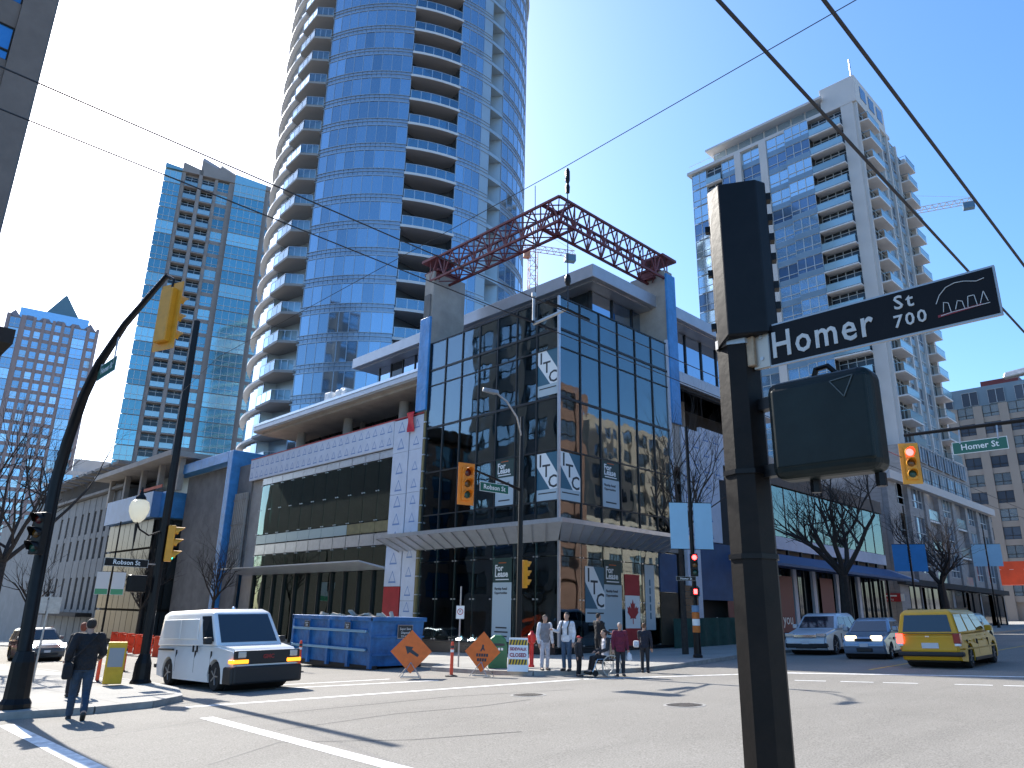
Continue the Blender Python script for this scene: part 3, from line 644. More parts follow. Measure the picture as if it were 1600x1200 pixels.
# ------------------------------------------------------------------ generic facade made of bays
def window_mesh(w, h, mp, mf, cols=2, rows=(1.,), fr=.07, name='window', dep=.1):
    """frame + panes standing in local xz, outward = -y, lower left at the origin"""
    b = B(); b.box(0, w, 0, .03, 0, h, 1)
    for x in [w * i / cols for i in range(cols + 1)]: b.box(max(0, x - fr / 2), min(w, x + fr / 2), -dep, 0, 0, h, 0)
    z = 0
    for r in (0,) + tuple(rows): z = h * r; b.box(0, w, -dep * .9, 0, max(0, z - fr / 2), min(h, z + fr / 2), 0)
    o = b.build(name, [mf, mp]); me = o.data; bpy.data.objects.remove(o); return me
def facade(root, org, ang, bays, z0, fh, nf, M_pier, M_span, M_pane, M_frame, M_slab, sill=.75, rec=.2, M_pane2=None, top=0, alt=5):
    """bays = [(u0, u1, kind, proud)], kinds: p pier, w window, b balcony, g curtain glass"""
    c, s = math.cos(ang), math.sin(ang); cache = {}
    def W(u, v, z): return (org[0] + u * c - v * s, org[1] + u * s + v * c, org[2] + z)
    def bx(u0, u1, v0, v1, za, zb, name, m):
        b = B().hexa([W(u0, v0, za), W(u1, v0, za), W(u1, v1, za), W(u0, v1, za)], [W(u0, v0, zb), W(u1, v0, zb), W(u1, v1, zb), W(u0, v1, zb)]); return b.build(name, m, root)
    H = z0 + fh * nf
    for bi, (u0, u1, kind, pr) in enumerate(bays):
        if kind == 'p': bx(u0, u1, -pr, .6, 0, H + top, 'pier', M_pier); continue
        w = u1 - u0
        for k in range(nf):
            z = z0 + k * fh
            if kind == 'w':
                key = (round(w, 2), 'w', (k * 7 + bi * 3) % alt == 0)
                if key not in cache: cache[key] = window_mesh(w - .06, fh - sill, M_pane2 if key[2] and M_pane2 else M_pane, M_frame, max(1, round(w / 1.3)), (.3, 1.))
                inst('window', cache[key], root, W(u0 + .03, rec - pr, z + sill), ang)
                bx(u0 + .01, u1 - .01, rec - pr - .12, .55, z, z + sill, 'spandrel', M_span)
            elif kind == 'g':
                key = (round(w, 2), 'g', (k * 5 + bi) % 4)
                if key not in cache: cache[key] = window_mesh(w - .04, fh - .12, M_pane2 if key[2] == 0 and M_pane2 else M_pane, M_frame, max(1, round(w / 1.2)), (.35, 1.), .06)
                inst('window', cache[key], root, W(u0 + .02, rec - pr, z + .06), ang)
            elif kind == 'b':
                bx(u0, u1, -pr - .9, .5, z - .18, z, 'balcony_slab', M_slab)
                gl = B().hexa([W(u0 + .05, -pr - .86, z + .08), W(u1 - .05, -pr - .86, z + .08), W(u1 - .05, -pr - .83, z + .08), W(u0 + .05, -pr - .83, z + .08)], [W(u0 + .05, -pr - .86, z + 1), W(u1 - .05, -pr - .86, z + 1), W(u1 - .05, -pr - .83, z + 1), W(u0 + .05, -pr - .83, z + 1)])
                gl.bar(W(u0, -pr - .85, z + 1.03), W(u1, -pr - .85, z + 1.03), .06)
                gl.bar(W(u0 + .03, -pr - .85, z + 1.03), W(u0 + .03, 0, z + 1.03), .05); gl.bar(W(u1 - .03, -pr - .85, z + 1.03), W(u1 - .03, 0, z + 1.03), .05)
                gl.build('balcony_guard', M_gd, root)
                key = (round(w, 2), 'd')
                if key not in cache: cache[key] = window_mesh(w - .1, fh - .3, M_BLACKGL, M_frame, max(1, round(w / 1.2)), (.8, 1.))
                inst('balcony_door', cache[key], root, W(u0 + .05, .35, z + .05), ang)
M_gd = mat('guard_green', (.30, .42, .45), .12, .5, rand=.2)
M_BODY = mat('tower_body', (.10, .10, .105), .8)

# ------------------------------------------------------------------ pale tower on the right
M_WPIER = mat('white_concrete', (.52, .50, .48), .75, noise=(.15, .08))
M_BSPAN = mat('bluegrey_spandrel', (.20, .28, .34), .35, .4, noise=(.2, .1))
M_PGL = mat('pale_glass', (.40, .52, .60), .06, .75, bump=(.4, .06), rand=.25)
M_DGL = mat('dark_glass', (.16, .22, .30), .06, .7, bump=(.4, .06), rand=.25)
M_WFR = mat('white_frame', (.5, .54, .56), .5, .2)
RT = thing('pale_tower', 'pale concrete and glass apartment tower behind the black signal pole', 'tower', (90.7, 28.2, 0))
NF, FH2, Z2 = 20, 2.95, 9.5
RT_H = Z2 + NF * FH2
facade(RT, (0, 25.4, 0), R(-90), [(0, 2.6, 'g', .0), (2.6, 5.2, 'b', -.6), (5.2, 7.6, 'w', 0), (7.6, 8.6, 'p', .35), (8.6, 11.6, 'w', 0), (11.6, 12.7, 'p', .4), (12.7, 15.7, 'w', .3), (15.7, 19.2, 'w', .9), (19.2, 23.6, 'b', .1), (23.6, 25.2, 'p', .25)], Z2, FH2, NF, M_WPIER, M_BSPAN, M_PGL, M_WFR, M_SLABE, .8, .15, M_DGL, 0, 3)
facade(RT, (0, 0, 0), 0, [(.0, .4, 'p', .2), (.4, 4.6, 'b', .4), (4.6, 5.1, 'p', .3), (5.1, 7.6, 'w', .1), (7.6, 8.0, 'p', .3), (8.0, 10.6, 'w', .1), (10.6, 11, 'p', .3), (11, 14, 'w', .1), (14, 14.4, 'p', .3), (14.4, 18.2, 'b', .5), (18.2, 19, 'p', .2)], Z2, FH2, NF, M_WPIER, M_BSPAN, M_PGL, M_WFR, M_SLABE, .8, .15, M_DGL, 0, 3)
B().box(.5, 18.5, .5, 25, -2, RT_H).build('tower_body', M_BODY, RT)
B().box(-.4, 14, 4.2, 22.5, RT_H + 2.7, RT_H + 3.05).build('roof_slab', M_WPIER, RT); B().box(1.2, 13, 5, 22, RT_H, RT_H + 2.7).build('penthouse', M_PGL, RT)
for i in range(9): B().box(1.1, 1.25, 5 + i * 2.1, 5.15 + i * 2.1, RT_H, RT_H + 2.7).build('penthouse_post', M_WPIER, RT)
B().box(-.3, 12, -.3, 26, RT_H, RT_H + .5).build('parapet', M_WPIER, RT)
B().box(.4, 11, -.2, 4.6, RT_H + .5, RT_H + 4.6).build('mechanical_box', M_WPIER, RT, bevel=.05)
for i in range(3): B().box(2 + i * 3, 4 + i * 3, -.26, -.21, RT_H + 1.6, RT_H + 3.6).build('louvre', M_DGL, RT)
B().tube([(2, .6, RT_H + 4.6), (2, .6, RT_H + 8.5)], .12, 6).build('antenna', M_ALU, RT)
B().box(-.5, -.44, 20, 25.4, RT_H + 1.2, RT_H + 1.26).build('roof_rail', M_ALU, RT)
# its stone podium along the street
M_GBRK = mat('grey_stone', (.27, .265, .265), .8, noise=(.6, .18), stretch=(1, 1, 4))
PD = thing('stone_podium', 'grey stone base of the pale tower along the right-hand street', 'building', (71, 23.8, gz(71, 23.8)))
M_SIDEW = mat('side_stone', (.34, .32, .31), .8, noise=(.5, .12))
B().box(0, 34, .6, 16, -2, 13.6).build('podium_body', M_GBRK, PD)
for i in range(40): B().box(-.04, .0, .62 + (i % 2) * .0, 15.9, i * .34, i * .34 + .31).build('stone_course', M_SIDEW, PD)
facade(PD, (0, .5, 0), 0, [(0, 2.2, 'p', .4), (2.2, 5.4, 'w', .1), (5.4, 6.4, 'p', .4), (6.4, 10, 'w', .3), (10, 11, 'p', .4), (11, 14.4, 'b', -.6), (14.4, 15.4, 'p', .4), (15.4, 19, 'w', .3), (19, 20, 'p', .4), (20, 23.6, 'b', -.6), (23.6, 24.6, 'p', .4), (24.6, 28, 'w', .2), (28, 29, 'p', .4), (29, 33, 'w', .2), (33, 34, 'p', .4)], 4.6, 3.1, 3, M_GBRK, M_GBRK, M_DGL, M_WFR, M_SLABE, .8, .2, M_PGL)
B().box(-.3, 34.2, -.4, .2, 13.4, 14.2).build('cornice', M_WPIER, PD); B().box(-.2, 34, -.5, .2, 4.1, 4.6).build('shop_fascia', M_DARK, PD)
B().box(14, 33, 1.5, 14, 13.6, 19.5).build('upper_storeys', M_GBRK, PD)
for i in range(6): inst('window', window_mesh(2, 1.8, M_PGL, M_WFR), PD, (15 + i * 2.8, 1.35, 15)); inst('window', window_mesh(2, 1.8, M_DGL, M_WFR), PD, (15 + i * 2.8, 1.35, 17.4))
for i in range(10): B().box(2.4 + i * 3.2, 4.9 + i * 3.2, .1, .4, .2, 4).build('shop_window', M_BLACKGL, PD)
sg = thing('parking_sign', 'red and white parking sign on the grey stone wall', 'sign', (70.9, 25.2, 3.6))
B().box(-.05, 0, -1.3, .6, -.35, .35).build('red_board', M_RED, sg); B().box(-.05, 0, .62, 1.4, -.45, .45).build('white_board', M_WHITE, sg); B().box(-.05, 0, -1.6, -1.32, -.3, .3).build('arrow_board', M_WHITE, sg)
B().box(-.056, -.05, -1.0, .35, .08, .2).build('small_print', M_WHITE, sg); lettering('Parking', .24, M_WHITE, sg, (-.06, -.35, -.16), (0, -1, 0)); lettering('P', .6, M_INK, sg, (-.06, 1.0, 0), (0, -1, 0))

# ------------------------------------------------------------------ towers on the left
M_TAUPE = mat('taupe_concrete', (.27, .24, .225), .8, noise=(.2, .12))
M_TEAL = mat('teal_glass', (.15, .31, .35), .06, .8, bump=(.3, .08), rand=.3)
M_CYAN = mat('cyan_glass', (.32, .52, .54), .08, .7, bump=(.3, .08), rand=.2)
LA = R(70.4); LD = 148
LT = thing('bay_window_tower', 'taupe residential tower with blue-green glass bays left of the round tower', 'tower', (LD * math.cos(LA), LD * math.sin(LA), -.5), LA - R(90))
facade(LT, (-10.8, 0, 0), 0, [(0, 3.2, 'g', .6), (3.2, 3.9, 'p', .3), (3.9, 6.4, 'b', -.2), (6.4, 7.1, 'p', .6), (7.1, 9.5, 'b', -.2), (9.5, 10.1, 'p', .3), (10.1, 12.3, 'w', .0), (12.3, 13.3, 'p', .3), (13.3, 19.5, 'g', 1.2), (19.5, 20.4, 'p', .3), (20.4, 22.4, 'w', 0)], 4, 2.85, 29, M_TAUPE, M_TAUPE, M_TEAL, M_WFR, M_TAUPE, .7, .15, M_CYAN, 1.5, 3)
LH = 4 + 29 * 2.85
B().box(-10.6, 11.5, .5, 18, -12, LH + .5).build('tower_body', M_TAUPE, LT)
for u0, u1, h, m in ((-10.8, -7.6, 3, M_CYAN), (-7.6, -4.2, 6, M_TAUPE), (-4.2, -.6, 10, M_TAUPE), (-.6, 2.5, 9, M_TAUPE), (2.5, 8.7, 6, M_CYAN), (8.7, 11.5, 3.5, M_TAUPE)):
    b = B(); zt = LH + .3; b.hexa([(u0, -.6, zt), (u1, -.6, zt), (u1, 5, zt), (u0, 5, zt)], [(u0, -.6, zt + h * .35), (u1, -.6, zt + h * .2), (u1, 5, zt + h * .6), (u0, 5, zt + h * .75)]); b.build('roof_gable', m, LT)
FA = R(79.6); FD = 222
M_PINK = mat('pink_concrete', (.27, .22, .22), .8, noise=(.15, .08)); M_FGL = mat('far_glass', (.27, .42, .55), .1, .7, rand=.3)
FT = thing('pyramid_roof_tower', 'distant pinkish tower with pyramid roof at the far left', 'tower', (FD * math.cos(FA), FD * math.sin(FA), 0), FA - R(90))
fb = [(0, .9, 'p', .1), (.9, 3.2, 'g', .4), (3.2, 4.4, 'p', .2)]
u = 4.4
for i in range(5): fb += [(u, u + 1.5, 'w', 0), (u + 1.5, u + 2.2, 'p', .2)]; u += 2.2
fb += [(u, u + 3, 'g', .5), (u + 3, u + 3.8, 'p', .2), (u + 3.8, u + 5.2, 'w', 0), (u + 5.2, u + 6, 'p', .2)]
facade(FT, (-10.6, 0, 0), 0, fb, 3, 2.8, 25, M_PINK, M_PINK, M_FGL, M_WFR, M_PINK, .9, .12, M_PGL, 1, 4)
B().box(-10.4, 10.6, .4, 18, -14, 73.5).build('tower_body', M_PINK, FT)
B().box(-8, 8, 1, 15, 73.5, 76.5).build('penthouse', M_FGL, FT)
B().hexa([(-2.6, 3, 76.5), (5.8, 3, 76.5), (5.8, 12, 76.5), (-2.6, 12, 76.5)], [(1.4, 7.4, 84.5), (1.8, 7.4, 84.5), (1.8, 7.6, 84.5), (1.4, 7.6, 84.5)]).build('pyramid_roof', mat('copper_roof', (.12, .20, .22), .6), FT)
for i in range(6): B().hexa([(-10.4 + i * 3.5, .4, 73.5), (-7.6 + i * 3.5, .4, 73.5), (-7.6 + i * 3.5, 3, 73.5), (-10.4 + i * 3.5, 3, 73.5)], [(-9.1 + i * 3.5, 1.6, 75.6), (-8.9 + i * 3.5, 1.6, 75.6), (-8.9 + i * 3.5, 1.8, 75.6), (-9.1 + i * 3.5, 1.8, 75.6)]).build('roof_gable', M_PINK, FT)
# low-rise seen between the towers
LB = thing('distant_block', 'small distant white apartment block between the two left towers', 'building', (190 * math.cos(R(75.6)), 190 * math.sin(R(75.6)), -8), R(75.6 - 90))
facade(LB, (-9, 0, 0), 0, [(i * 3., i * 3 + 2.4, 'w', 0) if j == 0 else (i * 3 + 2.4, i * 3 + 3, 'p', .15) for i in range(6) for j in (0, 1)], 4, 3, 11, M_WPIER, M_WPIER, M_FGL, M_WFR, M_WPIER)
B().box(-8.9, 8.9, .4, 14, -4, 38).build('block_body', M_WPIER, LB)
B().box(-4, 5, 2, 10, 38, 41).build('penthouse', M_WPIER, LB)

# ------------------------------------------------------------------ left-hand side street front: blue-wrapped frame and grey concrete building
M_DPANE = mat('dusty_pane', (.03, .035, .035), .35, 0, spec=.2, rand=.4)
BF = thing('blue_wrapped_building', 'unfinished building with blue membrane posts behind the white van', 'building', (26.4, 60.5, gz(26.4, 60.5)))
OB = BF.location.copy()
def bp(b, name, m, **k): return b.build(name, m, BF, off=OB, **k)
bp(B().box(25.9, 29.5, 60.4, 61.3, -3, 14.4), 'membrane_post', M_BLUE, bevel=.05)
bp(B().box(25.9, 27, 61.3, 73, 13.5, 14.4), 'membrane_beam', M_BLUE, bevel=.03)
bp(B().box(24.4, 25.2, 73.6, 87, 9.6, 12.0), 'membrane_beam', mat('blue_membrane_lit', (.10, .22, .42), .5, noise=(1, .15))); bp(B().box(25.2, 32.2, 72.6, 73.6, 9.6, 12.0), 'membrane_beam', M_BLUE)  # street-side beam gets a paler membrane colour, standing in for light on it
bp(B().box(30.6, 32.2, 72.7, 73.6, -3, 9.6), 'membrane_post', M_BLUE, bevel=.04)
bp(B().box(26.9, 45, 61.4, 72, -3, 13.4), 'wall', M_CONCD); bp(B().box(25.4, 32, 74.4, 87, -3, 9.5), 'wall', M_DARK)
for i in range(4):
    for k in range(4): bp(B().box(25.35 + i * 1.35, 26.6 + i * 1.35, 73.5, 73.56, -1.5 + k * 2.8, 1.1 + k * 2.8), 'pane', M_DPANE)
for i in range(8):
    for k in range(4): bp(B().box(25.0, 25.06, 74 + i * 1.6, 75.5 + i * 1.6, -1.5 + k * 2.8, 1.1 + k * 2.8), 'pane', M_DPANE)
bp(B().box(24.2, 36, 70, 93, 15.0, 15.5), 'roof_slab', M_CONC); bp(B().box(29, 36, 73, 92, 12, 15), 'upper_wall', M_TPAN)
for y in (71, 76, 81, 86, 91): bp(B().box(25.5, 26, y, y + .5, 12, 15), 'post', M_CONC)
bp(B().box(27.5, 28.2, 62.5, 63.2, 5.5, 8), 'window', M_BLACKGL)
bp(B().box(25.2, 25.25, 74, 80, 12.5, 12.8), 'safety_fence', mat('orange_mesh', (.6, .08, .02), .7))
M_GREYC = mat('grey_concrete', (.19, .20, .205), .85, noise=(.5, .15))
GC = thing('grey_concrete_building', 'grey concrete building with narrow slot windows down the left street', 'building', (26.4, 93, gz(26.4, 93)))
OG = GC.location.copy()
def gp_(b, name, m, **k): return b.build(name, m, GC, off=OG, **k)
gp_(B().box(26.6, 45, 87.2, 150, -6, 14), 'wall', M_GREYC)
ys = [87.2, 89.2, 91.4, 93.6, 95.8, 98, 100.5, 103, 106, 109, 112, 116, 120]
for i, (a, b) in enumerate(zip(ys, ys[1:])):
    gp_(B().box(26.2, 26.6, a, b - .9, -6, 13.9), 'pier', M_GREYC)
    for z0, z1 in ((1.0, 4.6), (6.6, 9.0), (9.6, 12.2)): gp_(B().box(26.5, 26.58, b - .9, b, z0, z1), 'window', M_BLACKGL)
    for z0, z1 in ((-6, 1), (4.6, 6.6), (9.0, 9.6), (12.2, 13.9)): gp_(B().box(26.24, 26.58, b - .9, b, z0, z1), 'spandrel', M_GREYC)
gp_(B().box(25.6, 46, 87, 122, 14, 14.3), 'roof_slab', M_CONCD); gp_(B().box(27, 45, 90, 120, 14.3, 16.6), 'penthouse', M_DARK)
for i in range(10): gp_(B().box(25, 27.4, 88 + i * 3.2, 90.2 + i * 3.2, 16.6, 16.9), 'louvre', M_CONCD)
gp_(B().box(24.6, 26.6, 92, 112, .3, .7), 'entrance_canopy', M_DARK)
for i in range(12): gp_(B().box(26.3, 26.5, 88 + i * 2.6, 90.2 + i * 2.6, -5, -.2), 'shop_window', M_BLACKGL)
# brown brick building at the left edge, and a lower one behind it
M_BRN = mat('brown_panel', (.17, .135, .115), .8, noise=(.8, .12)); M_BGL = mat('blue_glass', (.06, .22, .42), .06, .6, rand=.2)
BB = thing('brown_building', 'brown building with blue windows at the upper left edge', 'building', (4.3, 40, gz(4.3, 40)))
facade(BB, (-24, 0, 0), 0, [x for i in range(6) for x in ((i * 4., i * 4 + 1.2, 'p', .1), (i * 4 + 1.2, i * 4 + 4, 'w', 0))][:-1] + [(21.2, 22.6, 'w', 0), (22.6, 24, 'p', .1)], 3, 3.5, 11, M_BRN, M_BRN, M_BGL, M_DARK, M_BRN, 1.5, .2)
B().box(-24, -.4, .5, 16, -1, 42).build('building_body', M_BRN, BB); facade(BB, (0, 0, 0), R(90), [x for i in range(4) for x in ((i * 4. + .1, i * 4 + 1.0, 'p', .1), (i * 4 + 1.0, i * 4 + 4.1, 'w', 0))], 3, 3.5, 11, M_GREYC, M_GREYC, M_PGL, M_DARK, M_BRN, 1.5, .2)
LBB = thing('dark_roof_building', 'low building corner with a dark flat roof at the left edge', 'building', (8.2, 62, -2), 0)
facade(LBB, (-12, 0, 0), 0, [(0, 1, 'p', .1), (1, 4, 'w', 0), (4, 5, 'p', .1), (5, 8, 'w', 0), (8, 9, 'p', .1), (9, 11, 'w', 0), (11, 12, 'p', .1)], 4, 3.4, 5, M_BRN, M_BRN, M_BGL, M_DARK, M_BRN, 1, .2)
B().box(-12, 0, .6, 30, -2, 21.5).build('building_body', M_BRN, LBB); B().box(-13, .8, -.8, 31, 21.5, 22.6).build('roof_slab', M_DARK, LBB)
# brown hotel at the end of the right street
HA = thing('tan_hotel', 'tan building with rows of square windows at the far right end of the street', 'building', (150, 42, 0), R(-90))
M_TAN = mat('tan_concrete', (.31, .275, .24), .8, noise=(.1, .08))
facade(HA, (0, 0, 0), 0, [x for i in range(9) for x in ((i * 4., i * 4 + 1.4, 'p', .1), (i * 4 + 1.4, i * 4 + 4, 'w', 0))] + [(36, 37, 'p', .1)], 5, 3.1, 11, M_TAN, M_TAN, M_PGL, M_DARK, M_TAN, 1.0, .25, M_DGL, 0, 2)
B().box(0, 37, .6, 20, -2, 39).build('building_body', M_TAN, HA); B().box(0, 37, 1.5, 18, 39, 43).build('top_storey', M_BSPAN, HA)
for i in range(8): inst('window', window_mesh(2.6, 2.6, M_DGL, M_WFR), HA, (2 + i * 4.2, 1.4, 39.6))
B().box(9, 15, 4, 12, 43, 44.6).build('roof_plant', M_STEELR, HA)
# buildings behind the viewer, seen as reflections in the shop glass; the brick block only shades the road
def behind(name, label, org, w, h, ang, m, fl=3.4):
    o = thing(name, label, 'building', org, ang); n = int(w / 4)
    facade(o, (0, 0, 0), 0, [x for i in range(n) for x in ((i * 4., i * 4 + 1.5, 'p', .15), (i * 4 + 1.5, i * 4 + 4, 'w', 0))] + [(n * 4, n * 4 + 1, 'p', .15)], 5, fl, int((h - 5) / fl), m, m, M_DGL, M_DARK, m, 1.3, .3)
    B().box(0, n * 4 + 1, .6, 18, -3, h + .4).build('building_body', m, o)
M_SAND = mat('sandstone_brick', (.33, .27, .21), .8, noise=(.4, .12))
behind('sandstone_building', 'sunlit sandstone building reflected in the right glass face', (128, -28, 0), 36, 33, R(180), M_SAND)
behind('sandstone_building', 'low sandstone building across the street reflected in the shop window', (84, -6, 0), 20, 12, R(180), mat('pale_stone', (.42, .36, .29), .8))
behind('brown_block', 'brown block reflected in the left glass face', (-4, 57, 0), 36, 18, R(90), M_BRN)
behind('brick_block', 'unseen brick block added to shade the right street, outside the frame', (62, -4.5, 0), 36, 26, R(180), mat('red_brick', (.20, .11, .08), .8, noise=(.6, .15)))  # unseen building added to darken the right-hand road
# ------------------------------------------------------------------ poles, signals, signs, wires
M_BLK = mat('black_paint', (.007, .007, .008), .36, 0, spec=.2, noise=(6, .3), bump=(25, .015))
M_BLKR = mat('worn_black_pole', (.004, .0037, .0035), .5, 0, noise=(5, .5), bump=(30, .03), c2=(.014, .010, .008), spec=.18)
M_YEL = mat('signal_yellow', (.62, .27, .012), .45, noise=(5, .12)); M_YELO = mat('signal_orange', (.75, .22, .01), .45, noise=(5, .1))
M_GSIGN = mat('sign_green', (.012, .11, .075), .4); M_GALV = mat('galvanised', (.38, .38, .38), .4, .7, noise=(8, .2))
M_LENSD = mat('lens_dark', (.02, .02, .015), .15); M_LR = mat('lens_red_lit', (.6, .02, .02), .3, emit=((1, .03, .03), 9)); M_LG = mat('lens_green_lit', (.02, .4, .3), .3, emit=((.03, .75, .5), 2.2))
M_LRD = mat('lens_red', (.09, .008, .006), .2); M_LAD = mat('lens_amber', (.12, .05, .006), .2); M_LGD = mat('lens_green', (.006, .05, .035), .2)
M_GLOBE = mat('globe_white', (.85, .82, .68), .25)
_n = M_GLOBE.node_tree; _t = _n.nodes.new('ShaderNodeBsdfTranslucent'); _t.inputs[0].default_value = (.95, .93, .84, 1); _m = _n.nodes.new('ShaderNodeMixShader'); _m.inputs[0].default_value = .6
_n.links.new(_n.nodes['Principled BSDF'].outputs[0], _m.inputs[1]); _n.links.new(_t.outputs[0], _m.inputs[2]); _n.links.new(_m.outputs[0], _n.nodes['Material Output'].inputs[0])
M_CABLE = mat('cable', (.012, .012, .016), .5)
SWZ = .13
def pole(name, label, x, y, h, r0_, r1_, m=M_BLK, sides=8, cat='pole', base=True, z=None):
    t = thing(name, label, cat, (x, y, gz(x, y) + SWZ if z is None else z))
    B().tube([(0, 0, 0), (0, 0, h * .5), (0, 0, h)], [r0_, (r0_ + r1_) / 2, r1_], sides).build('shaft', m, t)
    if base:
        b = B().lathe([(r0_ * 2.1, 0), (r0_ * 2.1, .05), (r0_ * 1.75, .12), (r0_ * 1.6, .55), (r0_ * 1.2, .72), (r0_ * 1.05, .8)], 12); b.build('base', m, t)
    return t
def signal(parent, p, rz, lit, m=M_YEL, plate=True, s=1.0, hood=.28):
    """three-lamp head as a part of the pole: faces local -y before turning by rz"""
    T = Matrix.Translation(p) @ Matrix.Rotation(rz, 4, 'Z') @ Matrix.Scale(s, 4)
    h = B().box(-.17, .17, -.1, .12, -.56, .56).xf(T).build('signal_head', m, parent, bevel=.02)
    if plate: B().box(-.3, .3, -.02, .0, -.7, .7).xf(T).build('backplate', m, h)
    for i, (md, ml, k) in enumerate(((M_LRD, M_LR, 'r'), (M_LAD, M_LAD, 'y'), (M_LGD, M_LG, 'g'))):
        z = .37 - .37 * i
        B().lathe([(.125, -.115), (.08, -.14)], 16, (0, 0, z), axis='y').xf(T).build('lens', ml if k == lit else md, h, smooth=True)
        hb = B(); n = 14
        for j in range(n):
            a0, a1 = R(-25 + 230 * j / n), R(-25 + 230 * (j + 1) / n)
            L0, L1 = hood * (.35 + .65 * max(0, math.sin(a0))), hood * (.35 + .65 * max(0, math.sin(a1)))
            q = [(r * math.cos(a), y, z + r * math.sin(a)) for r in (.145, .158) for a, y in ((a0, -.1), (a1, -.1), (a1, -.1 - L1), (a0, -.1 - L0))]
            hb.add(q, [(0, 1, 2, 3), (7, 6, 5, 4), (3, 2, 6, 7), (0, 4, 5, 1)])
        hb.xf(T).build('visor', m, h)
    return h
def ped_box(parent, p, rz, s=1.0, lit=None):
    T = Matrix.Translation(p) @ Matrix.Rotation(rz, 4, 'Z') @ Matrix.Scale(s, 4)
    b = B().box(-.23, .23, -.1, .12, -.22, .22).xf(T).build('pedestrian_signal', M_BLK, parent, bevel=.035 * s)
    if lit: B().box(-.07, .1, -.125, -.105, -.1, .12).xf(T).build('hand_symbol', M_LR, b)
    return b
def blade_sign(parent, p, xd, w, h, m, txt, size, name='street_sign', mt=None, th=.01, narrow=1.):
    p = Vector(p); x = Vector(xd).normalized(); n = x.cross(Vector((0, 0, 1))); z = Vector((0, 0, 1))
    def slab(w_, h_, t, d):
        q = [p + x * a * w_ / 2 + z * b * h_ / 2 + n * d for a, b in ((-1, -1), (1, -1), (1, 1), (-1, 1))]
        return B().add(q + [v - n * t for v in q], [(0, 1, 2, 3), (7, 6, 5, 4), (0, 4, 5, 1), (1, 5, 6, 2), (2, 6, 7, 3), (3, 7, 4, 0)])
    o = slab(w, h, th, 0).build(name, M_WHITE if m in (M_GSIGN,) else M_GALV, parent)
    k = min(w, h) * .09; slab(w - k, h - k, .002, .003).build('face', m, o)
    if txt: lettering(txt, size, mt or M_WHITE, o, p + n * .006, xd, bold=size * .012, narrow=narrow)
    return o
# curved mast at the left edge
t = thing('signal_mast', 'tall black curved signal mast at the left edge with its signal head over the road', 'signal mast', (4.2, 18.7, gz(4.2, 18.7) + SWZ))
B().tube([(0, 0, 0), (0, .3, 2.5), (.05, .6, 4.7), (.1, .5, 5.7), (.15, .1, 6.7), (.17, -.6, 7.35), (.2, -1.9, 7.95), (.22, -4.1, 8.42)], [.15, .14, .13, .12, .11, .1, .075, .05], 10).build('mast', M_BLK, t, smooth=True)
B().lathe([(.3, 0), (.3, .1), (.24, .2), (.22, .9), (.17, 1.1)], 10).build('base', M_BLK, t)
signal(t, (.3, -4.3, 7.5), R(90 + 18), None); B().tube([(.22, -4.1, 8.42), (.3, -4.3, 8.3), (.3, -4.3, 8.0)], .03, 6).build('hanger', M_BLK, t)
blade_sign(t, (.2, -1.15, 7.1), (0, -1, 0), 1.25, .34, M_GSIGN, 'Homer St', .2)
[B().bar((.2, yy, zz), (.2, yy, 7.1), .03).build('sign_hanger', M_GALV, t) for yy, zz in ((-.7, 7.4), (-1.6, 7.8))]
signal(t, (-.2, -.05, 3.5), R(-60), None, M_BLK, False, .8)
# straight pole on the left corner
t = pole('signal_pole', 'straight black pole with a green-lit signal, globe lamp and street sign on the left corner', 8.35, 23.7, 11.2, .14, .1, cat='signal pole')
signal(t, (.16, -.2, 3.95), R(90 - 18), 'g', M_YEL, False, .95)
B().tube([(-.1, 0, 4.3), (-.45, -.05, 4.15), (-.75, -.1, 4.3), (-.85, -.1, 4.5)], .028, 6).tube([(-.85, -.1, 4.45), (-.85, -.1, 3.6)], [.05, .01], 6).build('lamp_bracket', M_BLK, t)
gl = B().lathe([(.1, 5.5), (.2, 5.62), (.27, 5.8), (.28, 5.95), (.24, 6.1), (.14, 6.17)], 18, (-.85, -.1, -1.0)).build('globe', M_GLOBE, t, smooth=True)
B().lathe([(.16, 6.16), (.14, 6.24), (.06, 6.34), (.03, 6.48), (.01, 6.55)], 12, (-.85, -.1, -1.0)).build('finial', M_BLK, gl)
blade_sign(t, (-.95, -.12, 3.32), (1, 0, 0), 1.2, .23, M_BLK, 'Robson St', .18); B().bar((-.36, -.1, 3.32), (0, 0, 3.32), .04).build('sign_bracket', M_GALV, t)
ped_box(t, (-.55, 0, 2.75), R(180), 1.1)
# centre lamp pole
t = pole('lamp_pole', 'dark lamp pole with mast-arm signal in front of the glass corner', 18.9, 18.9, 8.8, .11, .07, cat='lamp pole')
B().tube([(0, 0, 8.0), (-.35, -.08, 8.7), (-1.0, -.2, 9.15), (-1.7, -.35, 9.3)], .035, 6).build('lamp_arm', M_GALV, t)
B().hexa([(-2.35, -.38, 9.2), (-1.65, -.5, 9.24), (-1.65, -.2, 9.24), (-2.35, -.32, 9.2)], [(-2.3, -.4, 9.36), (-1.65, -.44, 9.4), (-1.65, -.26, 9.4), (-2.3, -.3, 9.36)]).build('lamp_head', M_GALV, t, bevel=.04)
B().tube([(0, 0, 6.05), (-1.6, -.1, 6.3), (-3.0, -.2, 6.5)], [.06, .045, .03], 6).build('mast_arm', M_BLK, t)
signal(t, (-2.95, -.35, 5.85), R(-14), None, M_YELO); blade_sign(t, (-1.55, -.25, 5.9), (1, -.1, 0), 1.25, .32, M_GSIGN, 'Robson St', .23)
signal(t, (.3, .1, 3.1), R(80), 'g', M_YEL, False, .85)
